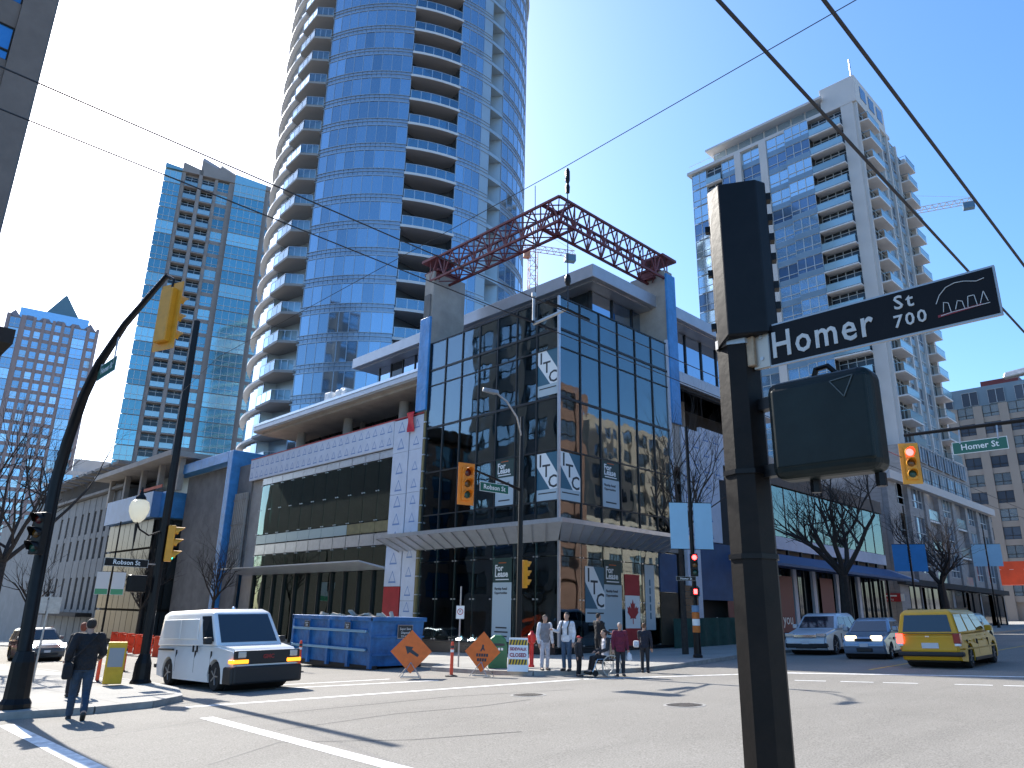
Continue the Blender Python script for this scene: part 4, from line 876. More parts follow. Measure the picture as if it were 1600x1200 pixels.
# right corner pole with pale banners
M_BANN = mat('banner_pale_blue', (.28, .50, .66), .7, noise=(.8, .06)); M_BANB = mat('banner_blue', (.02, .22, .55), .6, noise=(.8, .15))
t = pole('banner_pole', 'black pole with two pale blue banners and a red-lit signal at the right corner', 27.0, 16.95, 9.4, .1, .07, cat='signal pole', base=False)
for s in (-1, 1):
    bn = B().box(-.38, .38, -.008, .008, -.95, .95).xf(Matrix.Translation((s * .5 * .72, -s * .5 * .69, 5.15)) @ Matrix.Rotation(R(-44), 4, 'Z')).build('banner', M_BANN, t)
    for z in (4.2, 6.12): B().bar((0, 0, z), (s * .62, -s * .6, z), .025).build('banner_arm', M_BLK, t)
signal(t, (-.25, -.2, 3.55), R(-40), 'r', M_BLK, False, .8, .15); ped_box(t, (-.3, -.2, 2.5), R(-45), .8, True)
blade_sign(t, (-.65, -.05, 3.0), (1, -.9, 0), .8, .16, M_BLK, 'Homer St', .12)
B().lathe([(.19, 0), (.19, .08), (.15, .14), (.14, .95)], 12).build('base', M_BLK, t)
for i, m in enumerate((mat('wrap_orange', (.5, .14, .02), .7, noise=(5, .2)), M_WHITE, mat('wrap_orange', (0, 0, 0)), mat('wrap_blue', (.12, .22, .35), .6))):
    B().lathe([(.15, .95 + i * .26), (.15, 1.2 + i * .26)], 14).build('wrap', m, t)
# foreground pole: octagonal shaft, back of a signal head, street name blade, pedestrian signal
FX, FY = 2.93, 1.545
t = pole('foreground_signal_pole', 'worn black octagonal pole in the near foreground carrying the street name sign', FX, FY, 3.5, .1, .095, M_BLKR, 8, 'signal pole', False)
zb = t.location.z
# signal housing turned away from us
T = Matrix.Translation((-.01, -.05, 0)) @ Matrix.Rotation(R(28 - 90), 4, 'Z')
poly = [(-.13, .06), (-.125, -.04), (-.075, -.1), (.09, -.1), (.135, -.06), (.135, .06)]
hd = B().hexa([(x, y, 2.86 + (.0 if x > -.1 else -.04) - zb) for x, y in poly], [(x, y, 3.62 - zb) for x, y in poly]).xf(T).build('signal_housing', M_BLK, t, bevel=.006)
for z in (2.98, 3.08, 3.22, 3.32, 3.42, 3.53): B().box(.13, .155, -.055, -.01, z - zb, z + .035 - zb).xf(T).build('hinge', M_BLK, hd)
for z in (2.93, 3.2, 3.43): B().box(-.15, -.125, .0, .03, z - zb, z + .03 - zb).xf(T).build('hinge', M_BLK, hd)
B().tube([(.06, .1, 3.5 - zb), (.06, .1, 3.69 - zb)], .03, 8).build('top_pipe', M_GALV, t)
# sign
SX = -.03; ya, yb, zc = -.09, -1.03, 2.86 - zb
sb = thing('street_name_sign', 'black Homer St 700 street name sign on the foreground pole', 'street sign', (FX + SX, FY, zb))
M_SBLK = mat('sign_black', (.007, .007, .009), .45, noise=(3, .2), spec=.15); M_LET = mat('sign_letters', (.50, .49, .47), .45, noise=(20, .12))
zc = 2.80 - zb
B().box(-.006, .006, yb, ya - .07, zc - .096, zc + .096).build('plate', mat('sign_edge', (.33, .33, .34), .35, .6), sb)
B().box(-.0085, -.0062, yb + .006, ya - .078, zc - .088, zc + .088).build('face', M_SBLK, sb)
B().box(-.009, .009, ya - .075, ya + .0, zc - .094, zc + .094).build('clamp', mat('clamp_metal', (.42, .36, .30), .4, .7), sb, bevel=.003)
B().box(-.03, .0, ya - .015, ya + .03, zc - .08, zc + .07).build('clamp_block', mat('clamp_rust', (.36, .25, .16), .5, .5, noise=(15, .3)), sb, bevel=.006)
for dz in (-.05, .05): B().lathe([(.009, 0), (.009, .004)], 8, (-.0125, ya - .04, zc + dz), axis='x').build('bolt', M_GALV, sb)
D = (0, -1, 0)
lettering('Homer', .165, M_LET, sb, (-.011, -.175, zc - .01), D, bold=.002, align='LEFT', spacing=1.15, narrow=.8)
lettering('St', .078, M_LET, sb, (-.011, -.72, zc + .042), D, bold=.001, spacing=1.25); lettering('700', .07, M_LET, sb, (-.011, -.735, zc - .034), D, bold=.0008, spacing=1.2)
em = B()
def ln(pts, w=.0022):
    for a, b in zip(pts, pts[1:]): em.bar((-.0105, a[0] - .03, zc + a[1] * 1.25), (-.0105, b[0] - .03, zc + b[1] * 1.25), w, w)
ln([(-.80, .0), (-.815, .025), (-.84, .045), (-.87, .052), (-.90, .05), (-.94, .04), (-.965, .044)]); ln([(-.82, -.03), (-.825, .0), (-.84, -.005), (-.845, -.035)]); ln([(-.86, -.03), (-.87, -.005), (-.885, -.01), (-.89, -.035)]); ln([(-.90, -.032), (-.905, .0), (-.925, 0), (-.93, -.032)]); ln([(-.94, -.03), (-.955, .005), (-.965, -.028)]); ln([(-.81, -.04), (-.85, -.036), (-.97, -.034)])
em.build('emblem', M_LET, sb)
B().quad((-.0105, -.83, zc - .055), (-.0105, -.975, zc - .045), (-.0105, -.975, zc - .038), (-.0105, -.83, zc - .045)).build('emblem_red', mat('emblem_red', (.2, .01, .02), .5), sb)
B().lathe([(.103, 2.83 - zb), (.103, 2.87 - zb)], 8).build('band', M_GALV, t)
for z in (1.9, 2.25): B().lathe([(.106, z - zb), (.106, z + .02 - zb)], 8).build('band', M_BLK, t)
# pedestrian signal seen from behind
ps = thing('pedestrian_signal', 'dark pedestrian signal housing seen from behind, hanging on the foreground pole', 'signal', (FX, FY, zb))
pb_ = B().box(-.12, .03, -.585, -.165, 2.2 - zb, 2.61 - zb).build('housing', mat('signal_dark_green', (.006, .012, .012), .42, 0, noise=(4, .4), bump=(20, .02), spec=.22), ps, bevel=.045, seg=4)
B().box(-.123, -.1, -.575, -.19, 2.24 - zb, 2.575 - zb).build('back_panel', MATS['signal_dark_green'], pb_, bevel=.02, seg=3)
B().tube([(-.02, -.33, 2.6 - zb), (-.02, -.35, 2.655 - zb), (-.02, -.4, 2.66 - zb), (-.02, -.44, 2.61 - zb)], .012, 6).build('handle', M_BLK, ps)
B().bar((-.02, -.17, 2.55 - zb), (0, -.08, 2.55 - zb), .05).bar((-.02, -.17, 2.26 - zb), (0, -.08, 2.26 - zb), .05).build('bracket', M_BLK, ps)
for y in (-.3, -.55): B().tube([(-.02, y, 2.2 - zb), (-.02, y, 2.15 - zb)], .02, 6).build('wire_gland', M_BLK, ps)
tri = [(-.126, -.44, 2.56 - zb), (-.126, -.53, 2.57 - zb), (-.126, -.49, 2.49 - zb)]
tb = B()
for i in range(3): tb.bar(tri[i], tri[(i + 1) % 3], .004)
tb.build('cast_mark', mat('cast_edge', (.05, .06, .06), .35), pb_)
# mast arm reaching in from the right
t = thing('signal_mast', 'mast arm from the right with a red-lit signal and green street sign', 'signal mast', (20, -1.6, gz(20, -1.6) + SWZ))
zo = t.location.z
B().tube([(0, 0, 0), (0, 0, 5.5)], [.13, .1], 8).tube([(0, 0, 5.3), (0, 3, 5.55), (0, 7.75, 5.62)], [.09, .06, .04], 8).build('mast', M_BLK, t)
signal(t, (-.12, 7.66, 4.86), R(-90 + 30), 'r', M_YEL, True, .74); blade_sign(t, (-.1, 6.1, 5.1), (0, -1, 0), 1.16, .3, M_GSIGN, 'Homer St', .2)
[B().bar((0, yy, 5.6), (-.1, yy, 5.2), .03).build('sign_hanger', M_GALV, t) for yy in (5.7, 6.5)]
B().tube([(0, 0, 5.3), (0, 1.2, 6.4), (0, 3, 6.75), (0, 4.7, 6.75)], .04, 6).build('lamp_arm', M_GALV, t); B().hexa([(-.16, 4.6, 6.68), (.16, 4.6, 6.68), (.1, 5.4, 6.63), (-.1, 5.4, 6.63)], [(-.1, 4.6, 6.84), (.1, 4.6, 6.84), (.06, 5.35, 6.78), (-.06, 5.35, 6.78)]).build('lamp_head', M_GALV, t, bevel=.03)
# further banner poles
def banner_pole(x, y, h, zb_, w, hh, m, label, ang):
    t = pole('banner_pole', label, x, y, h, .08, .05, cat='lamp pole')
    for s in (-1, 1):
        d = Vector((math.cos(ang), math.sin(ang), 0)) * s
        B().box(-w / 2, w / 2, -.008, .008, -hh / 2, hh / 2).xf(Matrix.Translation(d * (w / 2 + .08) + Vector((0, 0, zb_))) @ Matrix.Rotation(ang, 4, 'Z')).build('banner', m, t)
        B().bar((0, 0, zb_ + hh / 2), d * (w + .1) + Vector((0, 0, zb_ + hh / 2)), .03).build('banner_arm', M_BLK, t)
    return t
banner_pole(58, 18.6, 9, 5.3, 1.0, 1.9, M_BANB, 'dark pole with two strong blue banners beyond the street tree', R(-60)); banner_pole(88, 20.9, 10, 7.0, 1.2, 2.2, M_BANN, 'distant pole with pale blue banners near the orange awning', R(-70))
t = banner_pole(17.8, 59.5, 9, 4.6, .85, 1.6, mat('banner_white', (.8, .82, .8), .6), 'pole with two white banners behind the left signal pole', R(-20))
for s in (-1, 1): B().box(-.4, .4, -.012, .012, -.78, -.4).xf(Matrix.Translation(Vector((math.cos(R(-20)), math.sin(R(-20)), 0)) * s * .505 + Vector((0, 0, 4.6))) @ Matrix.Rotation(R(-20), 4, 'Z')).build('banner_print', mat('banner_green', (.1, .4, .2), .6), t)
# trolley wires
for i, (y, r, d) in enumerate(((1.88, .014, 'second'), (1.38, .014, 'nearest'), (6.15, .008, 'third'), (6.75, .008, 'farthest'))):
    tag(B().tube([(-40, y, 5.72), (-10, y, 5.62), (7, y + .02, 5.6), (30, y + .1, 5.62), (60, y, 5.75), (120, y, 6.2)], r, 6).build('trolley_wire', M_CABLE), d + ' of the four trolley wires counted from the foreground pole outwards', 'wire', 'trolley wires over the cross street')
tag(B().tube([(7, -6, 8.3), (7, 2.2, 8.04), (7, 6.3, 7.9), (7, 18, 7.75), (8.2, 23.7, 8.2)], .006, 5).build('span_wire', M_CABLE), 'thin span wire running diagonally up to the upper right', 'wire')
for y, lab in ((6.15, 'insulated hanger with weight below the truss peak'), (7.45, 'short double rod hanger left of the truss peak')):
    t = thing('wire_hanger', lab, 'wire hanger', (7, y, 5.6))
    if y < 7:
        B().lathe([(.02, 2.25), (.035, 2.2), (.035, 2.05), (.02, 2.0), (.035, 1.95), (.03, 1.85)], 8).build('insulator', M_BLK, t); B().tube([(0, 0, 1.85), (0, 0, .05)], .008, 5).build('rod', M_CABLE, t); B().lathe([(.03, .55), (.045, .5), (.045, .45), (.03, .4)], 8).build('weight', M_BLK, t)
        B().tube([(0, 0, .05), (0, .65, .0)], .025, 6).build('cross_pipe', M_GALV, t)
    else:
        B().tube([(0, -.65, .05), (0, -.65, .45)], .022, 6).build('rod', M_GALV, t); B().tube([(.03, -.65, .45), (0, -.65, 2.25)], .006, 5).build('cable', M_CABLE, t); B().lathe([(.035, .42), (.035, .48)], 8, (0, -.65, 0)).build('cap', M_GALV, t)
    for s in (-1, 1): B().tube([(s * .45, 0 if y < 7 else -.65, .02), (0, 0 if y < 7 else -.65, .03)], .02, 6).build('wire_clamp', M_BLK, t)

# ------------------------------------------------------------------ tower crane and crane jib
def crane(name, label, x, y, z0, z1, jib, ang, m):
    t = thing(name, label, 'crane', (x, y, z0), ang); b = B(); w = .9; h = z1 - z0; n = int(h / 2.2)
    for sx in (-w, w):
        for sy in (-w, w): b.bar((sx, sy, 0), (sx, sy, h), .16)
    for i in range(n):
        a, c = h * i / n, h * (i + 1) / n; s = 1 if i % 2 else -1
        for u, v in (((-w, -w), (w, -w)), ((w, -w), (w, w)), ((w, w), (-w, w)), ((-w, w), (-w, -w))):
            p, q = (u, v) if s > 0 else (v, u); b.bar((*p, a), (*q, c), .09); b.bar((*u, a), (*v, a), .09)
    tag(b.build('mast', m, t), kind='stuff')
    j = B(); L, bk = jib
    for q in ((0, -.7, h), (0, .7, h), (0, 0, h + 1.3)): j.bar((-bk, q[1], q[2]), (L, q[1], q[2]), .13)
    for i in range(int((L + bk) / 1.6)):
        u = -bk + i * 1.6
        for s in (-.7, .7): j.bar((u, s, h), (u + .8, 0, h + 1.3), .08); j.bar((u + .8, 0, h + 1.3), (u + 1.6, s, h), .08)
    tag(j.build('jib', m, t), kind='stuff')
    a = B(); a.bar((0, 0, h), (0, 0, h + 6), .25); a.bar((0, 0, h + 6), (L * .7, 0, h + 1.3), .05); a.bar((0, 0, h + 6), (-bk, 0, h + 1.3), .05); a.build('apex_tower', m, t)
    B().box(.5, 2, -1.6, -.3, h - 1.6, h + .2).build('cab', m, t); B().box(-bk, -bk + 2.4, -.8, .8, h - 1.6, h - .1).build('counterweight', mat('crane_blue', (.07, .15, .24), .6), t)
    return t
M_CRN = mat('crane_white', (.52, .46, .42), .6); M_CRO = mat('crane_orange', (.42, .22, .15), .6)
a = R(44.3); crane('tower_crane', 'pale lattice tower crane rising behind the truss', 150 * math.cos(a), 150 * math.sin(a), 0, 80, (16, 10), R(150), M_CRO)
a = R(15.6); crane('tower_crane', 'crane jib sticking out behind the pale tower on the right', 190 * math.cos(a), 190 * math.sin(a), 0, 99, (18, 17), R(110), M_CRN)
t = thing('brick_block', 'brown unfinished block with scaffolding behind the glass corner roof', 'building', (122, 119, 0), R(44.6 - 90))
B().box(-5, 4, 0, 12, -2, 64).build('wall', mat('brown_brick', (.20, .10, .06), .8, noise=(.5, .2)), t)
for i in range(6): B().box(-5 + i * 1.7, -4.8 + i * 1.7, -.8, -.6, 40, 66 + (i % 3)).build('scaffold_pole', M_CRO, t)
for k in range(6): B().box(-5.2, 4.2, -.9, -.7, 44 + k * 4, 44.2 + k * 4).build('scaffold_board', M_CRO, t)
# ------------------------------------------------------------------ vehicles
M_TYRE = mat('tyre', (.012, .012, .012), .85); M_RIM = mat('rim', (.32, .33, .34), .35, .7); M_CGL = mat('car_glass', (.012, .02, .028), .04, 0, spec=.9)
M_PLA = mat('black_plastic', (.012, .012, .013), .55); M_CHR = mat('chrome', (.6, .6, .62), .15, 1); M_HL = mat('headlight', (.5, .5, .48), .12, .3)
M_HLON = mat('headlight_lit', (.9, .8, .6), .2, emit=((1, .75, .42), 2.2)); M_HLX = mat('headlight_bright', (1, 1, 1), .2, emit=((1, .98, .95), 60)); M_IND = mat('indicator', (.6, .18, .01), .3, emit=((1, .3, .02), 1.2)); M_TL = mat('tail_light', (.28, .006, .01), .2, coat=.5); M_TLON = mat('tail_light_lit', (.5, .01, .01), .2, emit=((1, .04, .03), 4)); M_PLATE = mat('number_plate', (.55, .57, .6), .5)
def lerp(a, b, t): return Vector(a) * (1 - t) + Vector(b) * t
def car(name, label, x, y, rz, L, W, H, paint, hood, cowl, belt, cab, roof, wb, wr, tail=None, lower=None, rw=.80, side=((.05, .46), (.5, .95)), glassy=(1, 1, 1), lamp=None, bw=.95, hoodz=None, ox=0):
    """x forward, y left. cowl=(x,z) foot of windscreen; cab=(x0,x1) rear/front foot of the cabin at belt height; roof=(x0,x1) rear/front of roof"""
    t = thing(name, label, 'car', (x, y, gz(x, y) + .005)); t.rotation_mode = 'QUATERNION'
    t.rotation_quaternion = GN.rotation_difference(Vector((0, 0, 1))).inverted() @ Matrix.Rotation(rz, 3, 'Z').to_quaternion()
    f, r = L / 2, -L / 2; xf, xr = ox + wb / 2, ox - wb / 2; ar = wr + .07; gc = .2
    hz = hoodz or belt - .18
    prof = [(f - .10, gc + .02), (f, gc + .2), (f, .58), (f - .06, hz - .1), (f - hood * .16, hz), (cowl[0], cowl[1])]
    prof += [(cab[0], belt)] if tail is None else [(cab[0], belt), (r + .12, tail), ]
    prof += [(r + .03, (tail or belt) - .12), (r, .62), (r, gc + .25), (r + .08, gc + .05)]
    n = 9
    for cx in (xr, xf):
        a0 = math.asin(max(-1, min(1, (gc - wr) / ar)))
        for i in range(n + 1):
            a = math.pi - a0 - (math.pi - 2 * a0) * i / n; prof.append((cx + ar * math.cos(a), wr + ar * math.sin(a)))
    k = len(prof); bm = bmesh.new(); sides = []
    for s in (-1, 1):
        row = []
        for i, (px, pz) in enumerate(prof):
            w = W / 2 * (1 - .10 * max(0, (abs(px - 0) - (L / 2 - .75)) / .75) ** 2) * (1 if pz < belt - .25 else .965)
            if pz < .35: w *= .975
            row.append(bm.verts.new((px, s * w, pz)))
        sides.append(row)
    bm.faces.new(sides[0][::-1]); bm.faces.new(sides[1])
    nose = k - 2 * (n + 1)
    ed = []
    for i in range(k):
        j = (i + 1) % k; bm.faces.new((sides[0][i], sides[0][j], sides[1][j], sides[1][i]))
    bm.edges.ensure_lookup_table(); bm.normal_update()
    for i in range(nose - 1):
        for s in (0, 1): ed.append(bm.edges.get((sides[s][i], sides[s][i + 1])))
        if 0 < i < nose - 1: ed.append(bm.edges.get((sides[0][i], sides[1][i])))
    bmesh.ops.recalc_face_normals(bm, faces=bm.faces)
    bmesh.ops.bevel(bm, geom=[e for e in ed if e], offset=.075, segments=3, affect='EDGES', clamp_overlap=True)
    me = bpy.data.meshes.new('body'); bm.to_mesh(me); bm.free(); me.materials.append(paint)
    me.polygons.foreach_set('use_smooth', [True] * len(me.polygons)); me.set_sharp_from_angle(angle=R(35))
    body = inst('body', me, t)
    # cabin
    wb_, wr_ = W / 2 * bw, W / 2 * rw; zt = H
    b0, b1, r0_, r1_ = cab[0], cab[1], roof[0], roof[1]
    bot = [(b0, -wb_, belt - .06), (b1, -wb_, cowl[1] - .04), (b1, wb_, cowl[1] - .04), (b0, wb_, belt - .06)]
    mid = [(r0_ - .04, -wr_ - .01, zt - .1), (r1_ + .1, -wr_ - .01, zt - .1), (r1_ + .1, wr_ + .01, zt - .1), (r0_ - .04, wr_ + .01, zt - .1)]
    top = [(r0_ + .12, -wr_ + .1, zt), (r1_ - .18, -wr_ + .1, zt), (r1_ - .18, wr_ - .1, zt), (r0_ + .12, wr_ - .1, zt)]
    cb_ = B(); cb_.add(bot + mid + top, [(0, 1, 5, 4), (1, 2, 6, 5), (2, 3, 7, 6), (3, 0, 4, 7), (4, 5, 9, 8), (5, 6, 10, 9), (6, 7, 11, 10), (7, 4, 8, 11), (8, 9, 10, 11), (3, 2, 1, 0)])
    cabin = cb_.build('cabin', paint, t, smooth=True, bevel=.05, seg=3)
    def pane(q, u0, u1, v0, v1, name, out, par=cabin, m=M_CGL):
        def P(u, v): return lerp(lerp(q[0], q[1], u), lerp(q[3], q[2], u), v)
        pts = [P(u0, v0), P(u1, v0), P(u1, v1), P(u0, v1)]; nn = (pts[1] - pts[0]).cross(pts[3] - pts[0]).normalized()
        if nn.dot(Vector(out)) < 0: nn = -nn
        B().add([p + nn * .012 for p in pts] + [p - nn * .02 for p in pts], [(0, 1, 2, 3), (7, 6, 5, 4), (0, 4, 5, 1), (1, 5, 6, 2), (2, 6, 7, 3), (3, 7, 4, 0)]).build(name, m, par)
    if glassy[0]: pane((bot[1], bot[2], mid[2], mid[1]), .07, .93, .1, .94, 'windscreen', (1, 0, 0))
    if glassy[1]: pane((bot[3], bot[0], mid[0], mid[3]), .09, .91, .16, .9, 'rear_window', (-1, 0, 0))
    for s, q in ((-1, (bot[0], bot[1], mid[1], mid[0])), (1, (bot[3], bot[2], mid[2], mid[3]))):
        for u0, u1 in side: pane(q, u0, u1, .14, .9, 'side_window', (0, s, 0))
    for cx in (xf, xr):
        for s in (-1, 1):
            w_ = thing('wheel', None, None); w_.parent = t; w_.location = (cx, s * (W / 2 - .13), wr)
            B().lathe([(wr * .62, -.1), (wr * .93, -.11), (wr, -.07), (wr, .07), (wr * .93, .11), (wr * .62, .1)], 24, axis='y').build('tyre', M_TYRE, w_, smooth=True)
            rb_ = B().lathe([(wr * .62, -.09), (wr * .55, -.06 * 1), (wr * .55, .06), (wr * .62, .09)], 20, axis='y')
            for k_ in range(5):
                a = 2 * math.pi * k_ / 5; rb_.bar((0, s * .08, 0), (wr * .6 * math.cos(a), s * .09, wr * .6 * math.sin(a)), .07, .03)
            rb_.lathe([(.07, -.1), (.07, .1)], 10, axis='y'); rb_.build('rim', M_RIM, w_)
    arch = B()
    for cx in (xf, xr): arch.lathe([(ar - .02, -W / 2 + .22), (ar - .02, W / 2 - .22)], 18, (cx, 0, wr), axis='y')
    arch.box(r + .3, f - .3, -W / 2 + .2, W / 2 - .2, gc - .02, gc + .15); arch.build('underbody', M_PLA, t)
    def bx(x0, x1, y0, y1, z0, z1, name, m, bv=.02, par=None): return B().box(min(x0, x1), max(x0, x1), min(y0, y1), max(y0, y1), z0, z1).build(name, m, par or t, bevel=bv)
    for s in (-1, 1):
        if tail is not None or not lower:
            for q_ in (cab[1] - .35, (cab[1] + cab[0]) / 2 + .1, cab[0] + .75): bx(q_, q_ + .012, s * (W / 2 - .05), s * (W / 2 + .003), .38, belt - .2, 'door_seam', M_PLA, 0)
            for q_ in (cab[1] - 1.15, (cab[1] + cab[0]) / 2 - .85): bx(q_, q_ + .2, s * (W / 2 - .03), s * (W / 2 + .022), belt - .26, belt - .22, 'door_handle', paint, .008)
            bx(xr + ar, xf - ar, s * (W / 2 - .06), s * (W / 2 + .006), .2, .3, 'sill', M_PLA, .01)
        bx(cab[1] - .45, cab[1] - .25, s * W / 2 * .97, s * (W / 2 + .17), belt + .02, belt + .2, 'mirror', M_PLA if lower else paint, .03)
    return t, bx, f, r, body
def sk(rad): return rad
M_VAN = mat('van_white', (.74, .74, .73), .35, coat=.4, noise=(1.2, .05)); 
hd = math.atan2(-1, -.02)
t, bx, f, r, body = car('delivery_van', 'white delivery van turning out of the left street', 10.2, 22.5, hd, 5.75, 2.02, 2.12, M_VAN, 1.1, (1.75, 1.17), 1.16, (-2.8, 1.75), (-2.72, .95), 3.43, .37, None, True, .84, ((.80, .965),), (1, 0, 1), hoodz=1.06, ox=.12)
t['category'] = 'van'
bx(f - .02, f + .08, -.95, .95, .2, .64, 'bumper', M_PLA, .06); bx(f - .5, f + .03, -1.015, 1.015, .19, .62, 'bumper_end', M_PLA, .05); bx(f - .1, f + .02, -.92, .92, .68, 1.02, 'grille', M_PLA, .02)
for s in (-1, 1):
    bx(f - .05, f + .04, s * .62, s * .84, .84, 1.0, 'headlight', M_HL); bx(f - .06, f + .04, s * .54, s * .96, .70, .80, 'indicator', M_IND, .02)
    bx(f - .25, f - .02, s * .9, s * .99, .70, .80, 'indicator', M_IND, .02)
bx(f + .05, f + .07, -.16, .16, .44, .58, 'number_plate', M_PLATE, 0); lettering('GMC', .14, mat('badge_red', (.25, .02, .02), .4), t, (f + .045, 0, .86), (0, 1, 0), bold=.006)
for s in (-1, 1):
    for xx in (.5, .22): bx(xx, xx + .06, s * .985, s * 1.03, .96, 1.14, 'door_handle', M_PLA, .01)
    bx(-2.55, -1.35, s * .96, s * 1.016, .98, 1.03, 'slide_rail', M_PLA, 0)
    for xx in (.38, -1.05, 1.5): bx(xx, xx + .014, s * .97, s * 1.0125, .42, 1.0, 'door_seam', M_PLA, 0)
    bx(-2.4, -1.02, s * .93, s * .966, 1.3, 1.86, 'side_panel', M_VAN, .02); bx(-.98, .34, s * .93, s * .966, 1.3, 1.86, 'side_panel', M_VAN, .02)
bx(r - .1, r + .02, -.95, .95, .45, .58, 'rear_bumper', M_PLA, .03); B().lathe([(.06, 2.1), (.05, 2.18), (.02, 2.2)], 10, (.4, 0, 0)).build('roof_beacon', M_CHR, t)
bx(1.2, 1.6, -.6, .6, 1.19, 1.21, 'wiper', M_PLA, 0)
# dark SUV with bright headlight
M_SUVP = mat('suv_dark', (.06, .075, .09), .3, .3, coat=.5); M_SIL = mat('silver_blue', (.20, .27, .36), .3, .55, coat=.5); M_WHT = mat('pearl_white', (.50, .53, .57), .3, .2, coat=.5); M_TAXI = mat('taxi_yellow', (.60, .31, .004), .4, coat=.12, noise=(1, .05)); M_REDC = mat('red_car', (.28, .01, .03), .3, coat=.5); M_TEALC = mat('teal_car', (.05, .12, .13), .3, .3, coat=.5); M_CREAM = mat('cream_van', (.42, .42, .38), .4)
def front(bx, f, W, hl, m1, m2, zl=.72, gr=(.55, .62, .8), plate=True, m3=None):
    for s, m in ((-1, m1), (1, m2)): bx(f - .22, f - .01, s * (W / 2 - .48), s * (W / 2 - .1), zl - .07, zl + .09, 'headlight', m, .03)
    bx(f - .05, f + .012, -gr[0], gr[0], gr[1], gr[2], 'grille', m3 or M_PLA, .02)
    bx(f - .1, f + .006, -gr[0] * .9, gr[0] * .9, .28, .42, 'intake', M_PLA, .02)
    if plate: bx(f, f + .022, -.15, .15, .46, .58, 'number_plate', M_PLATE, 0)
t, bx, f, r, body = car('parked_suv', 'dark SUV with one glaring headlight coming up the left street', 11.6, 49.5, R(-90), 4.75, 1.92, 1.75, M_SUVP, 1.1, (.95, 1.1), 1.08, (-2.3, .95), (-2.0, .25), 2.8, .37, None, None, .78, ((.06, .3), (.34, .62), (.66, .93)))
t.name = 'dark_suv'; front(bx, f, 1.92, 0, M_HLX, M_HLX, .82, (.6, .68, .86), m3=M_CHR); bx(-1.6, .2, -.62, -.58, 1.75, 1.8, 'roof_rail', M_CHR, 0); bx(-1.6, .2, .58, .62, 1.75, 1.8, 'roof_rail', M_CHR, 0)
t, bx, f, r, body = car('red_car', 'red car at the far left edge behind the curved mast', 9.75, 55.5, R(-90), 4.4, 1.75, 1.45, M_REDC, 1.0, (.7, .95), .95, (-1.7, .7), (-1.0, .0), 2.6, .31, .95, None, .74)
front(bx, f, 1.75, 0, M_HLON, M_HLON, .68)
t, bx, f, r, body = car('cream_van', 'pale van farther down the left street at the frame edge', 11.4, 84, R(-90), 5, 1.95, 2.1, M_CREAM, .6, (1.7, 1.15), 1.15, (-2.4, 1.7), (-2.35, 1.1), 3, .33, None, None, .86, ((.03, .45), (.5, .95)))
t['category'] = 'van'; front(bx, f, 1.95, 0, M_HL, M_HL, .8)
t, bx, f, r, body = car('white_suv', 'white SUV waiting next to the kerb on the right street', 35.2, 15.35, R(180 + 4), 4.8, 1.95, 1.72, M_WHT, 1.1, (.95, 1.08), 1.06, (-2.3, .95), (-1.75, .2), 2.75, .38, None, None, .76, ((.06, .3), (.34, .62), (.66, .93)))
front(bx, f, 1.95, 0, M_HL, M_HL, .82, (.5, .72, .86), m3=M_CHR); bx(f - .3, f + .01, -.9, .9, .3, .5, 'lower_bumper', M_PLA, .05)
t, bx, f, r, body = car('silver_hatchback', 'small silver-blue hatchback with headlights on, beside the yellow cab', 32.4, 12.1, R(180 + 8), 3.75, 1.68, 1.5, M_SIL, .8, (.85, 1.0), .98, (-1.8, .85), (-1.35, .05), 2.37, .29, None, None, .76, ((.08, .48), (.53, .93)))
front(bx, f, 1.5, 0, M_HLON, M_HLON, .77, (.32, .68, .76))
t, bx, f, r, body = car('yellow_taxi', 'yellow minivan taxi seen from behind driving away', 28.95, 8.35, R(2), 4.95, 1.86, 1.76, M_TAXI, .9, (1.25, 1.08), 1.04, (-2.46, 1.25), (-2.25, .35), 3.05, .34, None, None, .79, ((.035, .31), (.36, .63), (.67, .94)))
t['category'] = 'taxi'
for s in (-1, 1):
    m = M_TLON if s > 0 else M_TL
    bx(r - .035, r + .2, s * .72, s * .915, .74, 1.04, 'tail_light', m, .02); bx(r - .036, r + .1, s * .74, s * .9, .67, .74, 'reverse_lamp', M_WHITE, .01)
bx(r - .05, r + .25, -.93, .93, .36, .5, 'lower_bumper', M_PLA, .04); bx(r - .02, r + .04, -.28, .2, .60, .76, 'number_plate', M_PLATE, 0); bx(r - .012, r + .05, -.93, .93, 1.03, 1.045, 'tailgate_seam', M_PLA, 0)
bx(r - .03, r + .02, -.06, .06, .93, .97, 'badge', M_CHR, 0); bx(-1.7, .2, -.66, -.62, 1.76, 1.8, 'roof_rail', M_PLA, 0); bx(-1.7, .2, .62, .66, 1.76, 1.8, 'roof_rail', M_PLA, 0); bx(r + .5, r + 1.2, -.5, .5, .2, .34, 'exhaust_box', M_RIM, .03)
for s in (-1, 1):
    bx(-.6, -.4, s * .925, s * .945, .92, .96, 'door_handle', M_TAXI, .005); bx(.55, .75, s * .925, s * .945, .92, .96, 'door_handle', M_TAXI, .005); bx(-2.2, 1.8, s * .92, s * .938, .55, .6, 'side_strip', M_TAXI, .005)
t, bx, f, r, body = car('teal_car', 'dark teal car roof showing behind the yellow taxi', 45, 12.3, R(180), 4.6, 1.8, 1.6, M_TEALC, 1.0, (.8, 1.0), 1.0, (-1.9, .8), (-1.3, .1), 2.7, .33, .98, None, .76)
front(bx, f, 1.8, 0, M_HL, M_HL)

